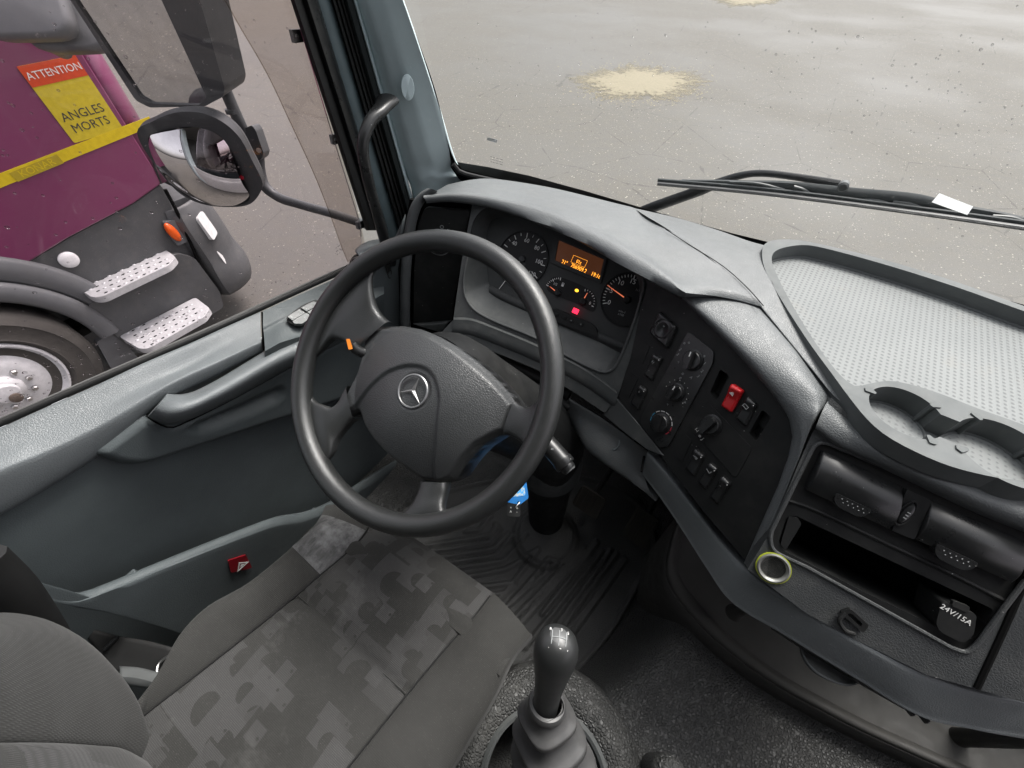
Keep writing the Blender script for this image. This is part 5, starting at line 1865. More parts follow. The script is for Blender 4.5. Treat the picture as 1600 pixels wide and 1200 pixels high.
# padded face round the frame
top_px = [(1303, 618), (1337, 658), (1375, 688), (1431, 717), (1487, 741), (1544, 760), (1600, 772), (1700, 800)]
m1_px = [(1290, 632), (1322, 668), (1368, 702), (1425, 733), (1480, 758), (1540, 782), (1600, 800), (1705, 838)]
m2_px = [(1276, 664), (1310, 690), (1360, 714), (1418, 742), (1476, 770), (1535, 797), (1600, 823), (1710, 868)]
rows = [[P(u, v, z=.02) for u, v in top_px], [P(u, v, z=.012).lerp(CO.p(u, v, .022), .6) for u, v in m1_px], [CO.p(u, v, .012) for u, v in m2_px], [CO.p(u - 2, v + 8, 0) for u, v in m2_px]]
vs, fs = loft(rows, 50, 5)
mesh('console_brow', vs, fs, M_DASH, cc, ang=70)
face = CO.ls([(1300, 622), (1420, 735), (1720, 880), (1640, 1090), (1600, 1098), (1450, 1056), (1337, 1000), (1262, 960), (1168, 890), (1205, 830), (1250, 720), (1268, 680)])
vs, fs = plate(face, -.03, -.001, [(fo_, None)])
mesh('console_face', xf((vs, fs), CO.M)[0], fs, M_CONSOLE, cc)
vs, fs = tube([CO.w(a, b, -.0005) for a, b in fo_ + fo_[:1]], .0028, 8)
mesh('frame_edge', vs, fs, M_CONSOLE, cc)
# recessed frame: vents above, slot below
slot_px = [(1229, 808), (1243, 805), (1256, 812), (1400, 880), (1552, 952), (1543, 975), (1520, 1000), (1482, 988), (1350, 925), (1222, 859), (1217, 846)]
sl2 = rnd(CO.ls(slot_px, -.006), [.004, .004, 0, 0, .004, 0, .006, 0, 0, .006, .004])
inner = [(a, b) for a, b in fo_]
vs, fs = plate(inner, -.03, -.006, [(sl2, -.13)])
mesh('console_frame', xf((vs, fs), CO.M)[0], fs, M_BLACK, cc)
box_px = [(1217, 846), (1222, 859), (1350, 925), (1482, 988)]
vs, fs = plate(rnd(CO.ls([(1232, 806), (1246, 808), (1252, 818), (1228, 858), (1219, 850)], -.006), .003), -.02, -.004)
mesh('slot_lip', xf((vs, fs), CO.M)[0], fs, M_BLACK, cc, bev=.0015)


def barrel(px, h=.02):
    """rolling air vent: a barrel lying across the frame"""
    tl, tr, br, bl = [V(CO.l(*p, -.002)) for p in px]
    rows = []
    n = 14
    for k in range(n + 1):
        t_ = k / n
        ang = math.pi * (.06 + .8 * t_)
        hh = -.006 + h * math.sin(min(ang, math.pi * .98)) ** .75
        a, b = tl.lerp(bl, t_), tr.lerp(br, t_)
        rows.append([CO.w(*a, -.02), CO.w(*a.lerp(b, .0), hh - .006), CO.w(*a.lerp(b, .012), hh - .0015), CO.w(*a.lerp(b, .03), hh), CO.w(*a.lerp(b, .5), hh), CO.w(*a.lerp(b, .97), hh), CO.w(*a.lerp(b, .988), hh - .0015), CO.w(*b, hh - .006), CO.w(*b, -.02)])
    vs, fs = loft(rows, 9, 1, spl=False)
    # keep the stations where they are (no resampling)
    vs = [p for r in rows for p in r]
    return vs, [(j * 9 + i, j * 9 + i + 1, j * 9 + 10 + i, j * 9 + 9 + i) for j in range(n) for i in range(8)], (tl, tr, br, bl)


for k, (px, tab) in enumerate((([(1284, 704), (1412, 762), (1390, 826), (1257, 763)], (1327, 790)), ([(1450, 780), (1600, 846), (1578, 908), (1424, 839)], (1487, 871)))):
    vs, fs, qs = barrel(px)
    v = mesh('air_vent', vs, fs, M_SATIN, cc, ang=50)
    vs, fs = plate(rnd([tuple(q * 1.0) for q in qs], .004), -.0056, -.0048)
    mesh('vent_recess', xf((vs, fs), CO.M)[0], fs, M_VOID, v)
    # a flap joint across the barrel and the finger tab
    j0, j1 = qs[0].lerp(qs[3], .62), qs[1].lerp(qs[2], .62)
    vs, fs = tube([CO.w(*j0.lerp(j1, .03), .0118), CO.w(*j0.lerp(j1, .97), .0118)], .001, 6)
    mesh('vent_joint', vs, fs, M_VOID, v)
    a, b = CO.l(*tab, .008)
    dx = (qs[1] - qs[0]).normalized()
    rot = math.atan2(dx.y, dx.x)
    M = CO.at(a, b, .0, rot)
    tb_ = [(-.021, .008), (.021, .008), (.019, -.002), (.012, -.008), (-.012, -.008), (-.019, -.002)]
    tb = mesh('finger_tab', *plate(rnd(tb_, .004), 0, .013), M_SATIN, v, M, bev=.002)
    for i in range(5):
        for j in range(2):
            mesh('tab_dot', *lathe([(.0008, 0), (.0005, .0006)], 6), M_GREYPRINT, tb, M @ Matrix.Translation((-.012 + i * .006 + j * .003, .004 - j * .004, .013)))
br_ = CO.ls([(1412, 762), (1450, 780), (1424, 840), (1389, 826)], 0)
vs, fs = plate(rnd(br_, .003), -.006, .008)
bp = mesh('vent_bridge', xf((vs, fs), CO.M)[0], fs, M_SATIN, cc, bev=.002)
a, b = CO.l(1416, 802, .01)
M = CO.at(a, b, .008, -.12)
mesh('thumb_wheel', *plate(circ(.0075, 32, ry=.0185), 0, .003, [(circ(.0055, 32, ry=.0165), .001)]), M_SATIN, bp, M, bev=.0008)
vs, fs = lathe([(.0054, .001), (.0045, .0045), (.002, .006), (0, .0062)], 24)
mesh('thumb_wheel_core', [V((p.x, p.y * 2.9, p.z)) for p in vs], fs, M_SATIN, bp, M)
for i in range(3):
    mesh('thumb_wheel_mark', *plate([(-.0018, -.0006), (.0018, -.0006), (.0018, .0006), (-.0018, .0006)], 0, .0003), M_GREYPRINT, bp, M @ Matrix.Translation((0, -.006 + .004 * i, .0062)))
# stepped ledge below the vents
ld = [(1231, 782), (1262, 792), (1400, 856), (1500, 903), (1572, 940)]
vs, fs = tube([CO.p(u, v, -.006) for u, v in ld], .003, 8, 30)
mesh('frame_step', vs, fs, M_BLACK, cc)
# socket cover
sq = rnd(CO.ls([(1470, 937), (1524, 958), (1519, 991), (1502, 1003), (1466, 985), (1460, 972)], .0), .005)
vs, fs = plate(sq, -.05, .003)
sk_ = mesh('power_socket_cover', xf((vs, fs), CO.M)[0], fs, M_BLACK, cc, bev=.003, seg=3)
a, b = CO.l(1494, 961, .004)
text('socket_lettering', '24V/15A', .0092, CO.at(a, b, .0036, -.1), M_WHITE, sk_)
vs, fs = plate(rnd(CO.ls([(1488, 937), (1514, 947), (1511, 957), (1486, 946)], .003), .002), .0, .0052)
mesh('socket_hinge', xf((vs, fs), CO.M)[0], fs, M_BLACK, sk_, bev=.001)
# cigarette lighter ring and coat hook
a, b = CO.l(1208, 887)
li = mesh('lighter_socket', *lathe([(.0205, -.001), (.0205, .003), (.0185, .004), (.0165, .003), (.0152, .0), (.0148, -.03), (0, -.03)], 40), simple('dull_metal', (.28, .28, .26), .45, .5, .8), cc, CO.at(a, b, 0))
mesh('lighter_well', *lathe([(.0146, -.002), (.0146, -.0015), (0, -.0014)], 32), M_VOID, li, CO.at(a, b, 0))
mesh('lighter_glow_ring', *lathe([(.0218, 0), (.0218, .0022), (.0204, .0024), (.0204, 0)], 40, False), simple('glow_plastic', (.35, .4, .03), .4), li, CO.at(a, b, 0))
a, b = CO.l(1334, 966)
hk = mesh('bag_hook', *plate(rnd([(-.016, -.006), (.017, -.006), (.014, .007), (-.013, .007)], .003), 0, .005, [(rnd([(-.01, -.002), (.01, -.002), (.008, .003), (-.008, .003)], .002), .001)]), M_BLACK, cc, CO.at(a, b, -.001, -.3), bev=.001)
vs, fs = tube([CO.w(a - .012, b + .002, .003), CO.w(a - .01, b - .006, .013), CO.w(a + .004, b - .011, .015), CO.w(a + .014, b - .009, .01)], .0028, 8, 16)
mesh('hook_lip', vs, fs, M_BLACK, hk)
# passenger side panel right of the gap
pp = [(1600, 905), (1720, 960), (1680, 1105), (1610, 1092), (1530, 1072)]
vs, fs = plate(rnd(CO.ls(pp, -.004), .004), -.03, -.004)
mesh('passenger_panel', xf((vs, fs), CO.M)[0], fs, M_DASH, da, bev=.003)
vs, fs = tube([CO.p(u, v, -.003) for u, v in ((1602, 900), (1565, 985), (1524, 1074))], .0045, 8, 12)
mesh('panel_gap', vs, fs, M_VOID, da)

# ------------------------------------------------------------------ low shelf under the rail
ls = thing('lower_shelf', 'dark scuffed storage shelf under the grab rail with a raised lip', 'shelf', P(1200, 1040, z=-.42))
lip = [(1062, 800), (1046, 850), (1040, 895), (1054, 930), (1082, 965), (1112, 996), (1165, 1040), (1225, 1080), (1280, 1110), (1337, 1140), (1431, 1183), (1520, 1222), (1640, 1270)]
ZL = [-.45, -.49, -.52, -.535, -.535, -.53, -.52, -.51, -.5, -.49, -.475, -.465, -.455]
M_SHELF = plastic('shelf_plastic', (.055, .054, .051), .6, 300, .2, .0005, .3, dust=.3, dustc=(.09, .085, .075))
rows = [[P(u, v, z=z_) + V((0, 0, -.45)) for (u, v), z_ in zip(lip, ZL)],
        [P(u, v, z=z_) + V((0, -.0, -.05)) for (u, v), z_ in zip(lip, ZL)],
        [P(u + 1, v - 1, z=z_ - .008) for (u, v), z_ in zip(lip, ZL)],
        [P(u + 6, v - 5, z=z_) for (u, v), z_ in zip(lip, ZL)],
        [P(u + 12, v - 10, z=z_) for (u, v), z_ in zip(lip, ZL)],
        [P(u + 17, v - 14, z=z_ - .008) for (u, v), z_ in zip(lip, ZL)],
        [P(u + 19, v - 15, z=z_ - .02) for (u, v), z_ in zip(lip, ZL)],
        [P(u + 19, v - 15, z=z_ - .02) + V((.02, .25, -.005)) for (u, v), z_ in zip(lip, ZL)]]
vs, fs = loft(rows, 60, 3)
mesh('shelf_body', vs, fs, M_SHELF, ls, ang=60)
for (u, v), z_ in (((1147, 957), -.5), ((1492, 1152), -.5)):
    q = P(u, v, z=z_)
    mesh('post', *lathe([(.017, -.002), (.0145, .006), (.0135, .02), (.0135, .32)], 24), M_SHELF, ls, Matrix.Translation(q))
# pull-out ashtray lip and clips below the rail
dl_ = [(1206, 976), (1262, 1012), (1345, 1062), (1412, 1100)]
rows = [[P(u + 2, v - 5, z=-.245) for u, v in dl_], [P(u, v, z=-.246) for u, v in dl_], [P(u - 1, v + 4, z=-.25) for u, v in dl_]]
vs, fs = loft(rows, 20, 2)
pdw = mesh('drawer_edge', vs, fs, M_SATIN, ls, solid=.004)
hp = [P(u, v, z=-.252) for u, v in ((1252, 1008), (1256, 1026), (1270, 1046), (1296, 1062), (1322, 1070), (1340, 1066), (1347, 1060))]
c_ = P(1300, 1036, z=-.252)
vs = [c_] + cr(hp, 24)
vs2 = [v_ + V((0, 0, -.006)) for v_ in vs]
fs = [(0, i, i + 1) for i in range(1, 24)] + [(25, 25 + i + 1, 25 + i) for i in range(1, 24)] + [(i, 25 + i, 26 + i, i + 1) for i in range(1, 24)]
mesh('drawer_tab', vs + vs2, fs, M_FASCIA, ls)
vs, fs = tube([p + V((0, 0, .001)) for p in cr(hp, 24)], .0017, 8)
mesh('drawer_tab_rim', vs, fs, M_GREYRUB, ls)
vs, fs = tube([P(u, v - 6, z=-.24) for u, v in dl_], .003, 6, 16)
mesh('drawer_slot', vs, fs, M_VOID, ls)
for u, v in ((1203, 972), (1228, 985), (1418, 1106), (1440, 1117)):
    q = P(u, v, z=-.245)
    mesh('clip', *box(-.009, .009, -.003, .003, -.004, .003), M_SATIN, ls, Matrix.Translation(q) @ Matrix.Rotation(-.6, 4, 'Z'), bev=.001)
vs, fs = tube([P(1465, 1123, z=-.244), P(1530, 1139, z=-.244), P(1610, 1153, z=-.244), P(1700, 1168, z=-.244)], .0022, 8, 12)
mesh('rail_trim', vs, fs, M_GREYPRINT, ls)
# ------------------------------------------------------------------ floor
ZF = -.78
M_VINYL = None
def vinyl():
    t = NT('pebbled_floor_vinyl')
    co = t.co()
    v = t.vor(co, 160, 'DISTANCE_TO_EDGE', .85)
    edge = t.rng(v.outputs['Distance'], .02, .3, 0, 1)
    big = t.noise(co, 5, 5, .6)
    c = t.mix(t.rng(big, .35, .7, 0, 1), (.042, .043, .042), (.064, .064, .062))
    d = t.noise(co, 18, 7, .7)
    c = t.mix(t.math('MULTIPLY', t.rng(d, .5, .75, 0, .45), t.math('SUBTRACT', 1, edge)), c, (.1, .098, .09))
    t.base(c, .5, .45, None, t.bump(edge, .8, .0028))
    return t.m
M_VINYL = vinyl()
vs, fs = [], []
def floorz(x, y):
    """foot well level, the engine tunnel at the right and the rise up the front wall"""
    xb = .49 - .42 * max(0, .12 - y) - .1 * max(0, min(y, .4) - .2)
    a = sstep(-.01, .11, x - xb)
    z = ZF - .012 + .2 * a + .06 * sstep(.1, .6, x - xb)
    z += .35 * sstep(.4, .75, y) ** 1.5 * (1 - a)
    return z
nx, ny = 110, 90
for j in range(ny + 1):
    for i in range(nx + 1):
        x, y = -.5 + 2.25 * i / nx, -1.15 + 1.8 * j / ny
        vs.append(V((x, y, floorz(x, y))))
for j in range(ny):
    for i in range(nx):
        fs.append((j * (nx + 1) + i, j * (nx + 1) + i + 1, (j + 1) * (nx + 1) + i + 1, (j + 1) * (nx + 1) + i))
o = mesh('floor', vs, fs, M_VINYL, ang=80)
o['kind'] = 'structure'

# rubber mat with chevron ribs
t = NT('mat_rubber')
co = t.co()
v = t.vor(co, 190, 'DISTANCE_TO_EDGE')
big = t.noise(co, 7, 6, .65)
c = t.mix(t.rng(big, .35, .7, 0, 1), (.04, .041, .04), (.068, .068, .065))
M_MAT = t.base(c, .5, .45, None, t.bump(t.math('MINIMUM', v.outputs['Distance'], .25), .7, .004))
FF = Fr((0, 0, ZF), (0, 0, 1), (0, 1, 0))
mat_px = [(560, 870), (640, 790), (720, 760), (800, 745), (880, 740), (960, 760), (1010, 800), (1026, 850), (1022, 872), (995, 925), (960, 985), (915, 1040), (870, 1085), (800, 1110), (720, 1080), (640, 980)]
mo = [(p.x, p.y) for p in cr(FF.ls(mat_px), 110, True)]
def zm(u, v): return (580 + u * .325, 700 + v * .325)
ribs_px = [
    [(160, 520), (190, 485), (570, 425), (610, 378), (595, 372)], [(170, 522), (570, 455), (620, 395)], [(455, 405), (520, 398), (575, 330)],
    [(185, 555), (590, 488), (660, 415)], [(215, 580), (600, 520), (675, 430)],
    [(255, 605), (640, 545), (745, 430)], [(310, 655), (650, 585), (800, 500)], [(340, 700), (680, 650), (800, 505)],
    [(400, 742), (640, 700), (680, 655)], [(445, 780), (600, 750), (690, 660)],
    [(540, 865), (890, 560)], [(560, 868), (850, 545), (885, 560)], [(600, 912), (930, 570)], [(640, 930), (1020, 480)], [(700, 870), (1080, 450)],
    [(820, 800), (1085, 460)], [(740, 960), (1110, 500)], [(870, 880), (1150, 495)], [(910, 870), (1180, 510)], [(970, 890), (1222, 540)], [(930, 900), (1215, 535)],
    [(660, 1052), (740, 1045), (800, 990), (900, 900)]]
ribs = [FF.ls([zm(*p) for p in r_]) for r_ in ribs_px]
colb = FF.l(852, 838)
def hmat(a, b):
    h = .004
    d = 1e9
    for r_ in ribs:
        d = min(d, dpoly((a, b), r_, False))
        if d < .002: break
    h += .008 * (1 - sstep(.003, .009, d))
    r_ = math.hypot(a - colb[0], (b - colb[1]))
    h += .02 * (1 - sstep(.075, .1, r_)) + .006 * (1 - sstep(.003, .008, abs(r_ - .094)))
    e = dpoly((a, b), mo)
    h += .006 * (1 - sstep(.004, .012, abs(e - .006))) - .006 * (1 - sstep(0, .004, e))
    return h
vs, fs = relief(mo, hmat, .0042, -.004)
o = mesh('floor_mat', xf((vs, fs), FF.M)[0], fs, M_MAT, ang=70)
tag(o, 'black rubber floor mat with chevron ribs in the driver foot well', 'floor mat')

# ------------------------------------------------------------------ pedals
def pedal(name, px, label, mat, ribsn):
    c_ = P(*px[0], z=px[1])
    th = thing(name, label, 'pedal', c_)
    f_ = Fr(c_, (-.05, -.75, .66))
    w_, h_ = px[2], px[3]
    pd = mesh('pad', *plate(rnd([(-w_, -h_), (w_, -h_), (w_ * .95, h_), (-w_ * .95, h_)], .012), -.012, 0), mat, th, f_.M, bev=.003)
    for k in range(ribsn):
        x = -w_ * .8 + 1.6 * w_ * k / (ribsn - 1)
        mesh('rib', *box(x - .0018, x + .0018, -h_ * .85, h_ * .85, 0, .004), mat, pd, f_.M, bev=.001)
    vs, fs = tube([f_.w(0, 0, -.012), f_.w(0, h_ * 1.2, -.06), f_.w(0, h_ * 3, -.14)], .009, 8, 10)
    mesh('arm', vs, fs, M_RUBBER, th)
M_PEDAL = plastic('pedal_rubber', (.09, .085, .076), .8, 200, .3, .001, .2, dust=.5, dustc=(.09, .08, .065))
pedal('brake_pedal', ((920, 785), -.66, .042, .034), 'worn black brake pedal beside the steering column foot', M_PEDAL, 5)
pedal('accelerator_pedal', ((1000, 825), -.69, .036, .05), 'ribbed black accelerator pedal at the right of the foot well', M_PEDAL, 9)

# ------------------------------------------------------------------ steering column
sc_ = thing('steering_column', 'black steering column with shroud and stalks behind the steering wheel', 'steering column', P(853, 815, z=ZF))
TILT = math.radians(38.1)
SWN = V((0, -math.sin(TILT), math.cos(TILT)))
SW = Fr((0, 0, 0), SWN, (0, 1, 0))
b0 = P(853, 815, z=ZF)
axis = [SW.w(0, 0, -.055), SW.w(.01, 0, -.12), SW.w(.03, -.005, -.2), b0.lerp(SW.w(.05, 0, -.3), .62), b0.lerp(SW.w(.05, 0, -.3), .36)]
vs, fs = tube([SW.w(.0, .0, -.05), SW.w(.005, .005, -.09), SW.w(.025, .0, -.17), P(858, 690, z=-.36), P(862, 722, z=-.46)], [(.075, .07), (.088, .08), (.085, .08), (.08, .075), (.075, .07)], 28, 24, up=(1, 0, 0), sq=.8)
mesh('shroud', vs, fs, M_BLACK, sc_, ang=60)
vs, fs = tube([P(861, 700, z=-.4), P(862, 722, z=-.46), P(862, 738, z=-.5)], [(.078, .072), (.083, .078), (.08, .074)], 32, 10, up=(1, 0, 0))
mesh('collar', vs, fs, M_FASCIA, sc_, ang=60)
vs, fs = tube([P(861, 735, z=-.49), P(856, 780, z=-.64), b0 + V((0, 0, -.02))], [(.068, .064), (.058, .056), (.052, .052)], 32, 16, up=(1, 0, 0))
mesh('lower_tube', vs, fs, M_BLACK, sc_, ang=60)
# wiper stalk, right
s0, s1, s2, s3 = P(815, 640, z=-.1), P(840, 675, z=-.115), P(868, 708, z=-.128), P(885, 728, z=-.135)
vs, fs = tube([s0, s1, s2, s3], [(.013, .012), (.0155, .014), (.0165, .015), (.0165, .0155)], 20, 16)
stl = mesh('wiper_stalk', vs, fs, M_SATIN, sc_)
dv_ = (s3 - s2).normalized()
Mx = Matrix.Translation(s3) @ dv_.to_track_quat('Z', 'Y').to_matrix().to_4x4()
mesh('stalk_end', *lathe([(.0175, -.012), (.0175, -.002), (.016, .0), (.0125, .0), (.0125, .006), (.0105, .009), (0, .0095)], 28), M_SATIN, stl, Mx)
mesh('stalk_button', *lathe([(.0115, .0), (.0115, .0075), (.0095, .0105), (0, .011)], 28), M_KEY, stl, Mx)
for k in range(2):
    q = s1.lerp(s2, .3 + .5 * k) + (CAM - s1).normalized() * .0155
    text('stalk_symbol', ('o', '=')[k], .009, Fr(q, CAM - s1).M, M_GREYPRINT, stl)
# indicator stalk, left, with its orange tip
vs, fs = tube([SW.w(-.05, .0, -.05), SW.w(-.09, .0, -.05), P(556, 546, y=.0), P(549, 537, y=.0)], [.011, .011, .009, .007], 14, 12)
mesh('indicator_stalk', vs, fs, M_SATIN, sc_)
f_ = Fr(P(545, 538, y=-.005), CAM - P(545, 538, y=-.005))
mesh('stalk_tip', *plate(rnd([(-.0035, -.008), (.003, -.009), (.0045, .008), (-.001, .009)], .002), -.006, .003), M_ORANGE, sc_, f_.M, bev=.001)
# ignition key with blue tag and remote
ky = thing('key_tag', 'blue key tag hanging below the steering wheel rim', 'key tag', P(806, 770, z=-.28))
f_ = Fr(P(806, 772, z=-.28), (CAM - P(806, 772, z=-.28)) + V((.1, 0, .1)))
tg = rnd(f_.ls([(800, 738), (822, 752), (826, 778), (812, 789), (790, 784), (788, 768)]), .004)
vs, fs = plate(tg, -.003, .002)
bt = mesh('tag', xf((vs, fs), f_.M)[0], fs, M_BLUE, ky, bev=.001)
tg2 = [f_.l(*p) for p in ((803, 752), (819, 760), (821, 774), (797, 777))]
vs, fs = plate(rnd(tg2, .003), .002, .0025)
t = NT('tag_print')
nz = t.noise(t.co(), 260, 3)
t.base(t.ramp(nz, [(.45, (.06, .35, .75)), (.55, (.45, .5, .5))]), .4)
mesh('tag_print', xf((vs, fs), f_.M)[0], fs, t.m, bt)
a, b = f_.l(810, 785)
mesh('tag_hole', *plate(circ(.0022, 12), .0, .0005), M_VOID, bt, f_.at(a, b, .002))
kf = thing('key_fob', 'small black remote control fob under the blue key tag', 'key fob', P(803, 797, z=-.29))
f2 = Fr(P(803, 797, z=-.29), (CAM - P(803, 797, z=-.29)))
fbm = mesh('case', *plate(rnd([(-.0125, -.011), (.0125, -.012), (.0125, .011), (-.0125, .012)], .003), -.006, .003), M_SATIN, kf, f2.M, bev=.0012)
for k, (x, y, tx) in enumerate(((-.006, .004, '='), (.006, .004, 'o'), (-.006, -.003, 'A'), (.006, -.003, '-'))):
    text('fob_symbol', tx, .006, f2.at(x, y, .0034), M_WHITE, fbm)
vs, fs = tube([f_.p(812, 785, .003), f2.p(808, 790, .004), f2.p(806, 793, .004)], .0012, 6)
mesh('key_ring', vs, fs, M_STEEL, kf)

# ------------------------------------------------------------------ steering wheel
sw_ = thing('steering_wheel', 'black four-spoke steering wheel with a three-pointed star emblem', 'steering wheel', (0, 0, 0))
RM, RT_ = .2145, .0162
rows = []
NR = 96
vs, fs = [], []
for i in range(NR):
    a = 2 * math.pi * i / NR
    for j in range(20):
        b = 2 * math.pi * j / 20
        r_ = RM + RT_ * math.cos(b)
        vs.append(SW.w(r_ * math.cos(a), r_ * math.sin(a), RT_ * 1.08 * math.sin(b)))
for i in range(NR):
    for j in range(20):
        fs.append((i * 20 + j, ((i + 1) % NR) * 20 + j, ((i + 1) % NR) * 20 + (j + 1) % 20, i * 20 + (j + 1) % 20))
mesh('rim', vs, fs, M_WHEEL, sw_)
HP = -.014            # height of the pad's edge relative to the rim plane
pad_px = [(563, 514), (590, 508), (626, 507), (655, 513), (680, 523), (712, 541), (740, 562), (760, 579), (778, 597), (793, 615), (803, 631), (800, 645), (795, 658), (788, 675), (770, 684), (748, 698), (726, 722), (706, 750), (690, 758), (672, 757), (656, 754), (635, 737), (610, 716), (585, 692), (566, 668), (557, 646), (544, 651), (531, 650), (527, 640), (528, 628), (540, 606), (553, 581), (560, 556), (564, 535)]
pad = SW.ls(pad_px, HP)
pad = rnd(pad, .003, 2)
arc_px = [(524, 646), (545, 632), (562, 617), (585, 598), (610, 582), (635, 574), (655, 573), (672, 578), (684, 590), (690, 605), (693, 625), (690, 650), (684, 690), (675, 725), (668, 765)]
arc = [(p.x, p.y) for p in cr(SW.ls(arc_px, HP + .015), 40)]
lowreg = arc + SW.ls([(668, 790), (560, 790), (470, 700)], HP + .015)
embc = SW.l(651, 612, HP + .02)
cenp = SW.l(665, 625, HP)
def hpad(a, b):
    e = dpoly((a, b), pad)
    r2 = ((a - cenp[0]) / .135) ** 2 + ((b - cenp[1]) / .12) ** 2
    h = HP - .012 * (1 - sstep(0, .009, e)) + .034 * max(0, 1 - r2) ** 1.1
    d = dpoly((a, b), arc, False)
    s_ = d if inside((a, b), lowreg) else -d
    h -= .005 * sstep(-.004, .004, s_) * (1 - .75 * sstep(.0, .085, s_))
    r_ = math.hypot(a - embc[0], b - embc[1])
    h -= .002 * (1 - sstep(.026, .029, r_))
    return h
vs, fs = relief(pad, hpad, .0021, HP - .04)
mesh('airbag_pad', xf((vs, fs), SW.M)[0], fs, M_HUB, sw_, ang=75)
# carrier below the pad
vs, fs = plate(rnd([(cenp[0] + (a - cenp[0]) * 1.0, cenp[1] + (b - cenp[1]) * 1.0) for a, b in SW.ls(pad_px, HP)], .004, 2), HP - .06, HP - .014)
mesh('hub_carrier', xf((vs, fs), SW.M)[0], fs, M_WHEEL, sw_, bev=.004)


def spoke(name, inner_px, outer_px, bulge=.008):
    """bridge from the pad's edge to the rim; two edges of points, each from hub to rim"""
    E1 = [SW.l(u, v, h) for u, v, h in inner_px]
    E2 = [SW.l(u, v, h) for u, v, h in outer_px]
    rows = []
    n = len(E1)
    H = [p[2] for p in inner_px]
    H2 = [p[2] for p in outer_px]
    sec = []
    for k, (t_, dz) in enumerate(((0, -.018), (-.012, -.008), (.03, .0), (.22, bulge * .7), (.5, bulge), (.78, bulge * .7), (.97, .0), (1.012, -.008), (1, -.018))):
        row = []
        for i in range(n):
            qx, qy = E1[i][0] + (E2[i][0] - E1[i][0]) * t_, E1[i][1] + (E2[i][1] - E1[i][1]) * t_
            want = math.hypot(*E1[i]) * (1 - t_) + math.hypot(*E2[i]) * t_
            k_ = 1 + (want / math.hypot(qx, qy) - 1) * (i / (n - 1)) ** 1.5
            row.append(SW.w(qx * k_, qy * k_, (H[i] * (1 - t_) + H2[i] * t_) + dz * (1 - .6 * (i / (n - 1)) ** 2)))
        rows.append(row)
    vs, fs = loft(rows, 24, 3, spl=True)
    mesh(name, vs, fs, M_WHEEL, sw_, ang=75)


A, B_ = -.012, .0
# upper left, lower left, bottom and right spokes
spoke('spoke', [(561, 546, -.013), (556, 551, -.012), (549, 545, -.01), (538, 534, -.007), (518, 528, -.003), (498, 548, -.002), (486, 562, -.004)],
      [(606, 502, -.014), (600, 499, -.013), (593, 493, -.012), (583, 479, -.008), (578, 462, -.004), (576, 438, -.002), (580, 422, -.004)], .005)
spoke('spoke', [(541, 603, -.013), (535, 612, -.012), (527, 628, -.01), (515, 637, -.006), (504, 634, -.003), (488, 627, -.002), (481, 614, -.004)],
      [(552, 654, -.014), (546, 657, -.013), (536, 668, -.012), (522, 688, -.008), (516, 706, -.004), (505, 726, -.002), (506, 744, -.004)], .004)
spoke('spoke', [(656, 752, -.014), (654, 762, -.012), (648, 776, -.009), (640, 790, -.005), (622, 806, -.003), (604, 813, -.003), (584, 811, -.004)],
      [(695, 754, -.014), (695, 764, -.012), (692, 777, -.009), (690, 788, -.005), (690, 797, -.002), (704, 811, -.002), (722, 811, -.004)], .005)
spoke('spoke', [(803, 626, -.014), (811, 633, -.012), (822, 636, -.009), (836, 628, -.005), (846, 612, -.002), (859, 597, -.002), (864, 580, -.004)],
      [(785, 680, -.014), (792, 680, -.012), (801, 683, -.01), (812, 690, -.007), (820, 702, -.003), (831, 722, -.002), (832, 738, -.004)], .005)
# emblem: ring and three-pointed star
eb = thing
M_E = simple('emblem_grey', (.33, .33, .33), .35, .5, .8)
eh = hpad(*embc) + .0012
emb = mesh('emblem_ring', *lathe([(.0255, 0), (.0255, .0014), (.0245, .0024), (.0232, .0024), (.0225, .0014), (.0225, 0)], 56, False), M_E, sw_, SW.at(embc[0], embc[1], eh))
pt = SW.l(668, 593, eh)
sa = math.atan2(pt[1] - embc[1], pt[0] - embc[0])
sa = math.radians(90)
vs, fs = [V((0, 0, .0032))], []
for k in range(3):
    a = sa + k * 2 * math.pi / 3
    vs += [V((.0226 * math.cos(a), .0226 * math.sin(a), .0008)), V((.0036 * math.cos(a + math.pi / 3), .0036 * math.sin(a + math.pi / 3), .0006))]
for k in range(3):
    fs += [(0, 1 + 2 * k, 2 + 2 * k), (0, 2 + 2 * k, 1 + (2 * k + 2) % 6)]
mesh('emblem_star', vs, fs, M_E, emb, SW.at(embc[0], embc[1], eh), ang=10, off=0)
# ------------------------------------------------------------------ driver's seat
st_ = thing('driver_seat', 'grey patterned driver seat with darker side bolsters beside the door', 'seat', (.05, -.35, ZF))
ZS = -.40


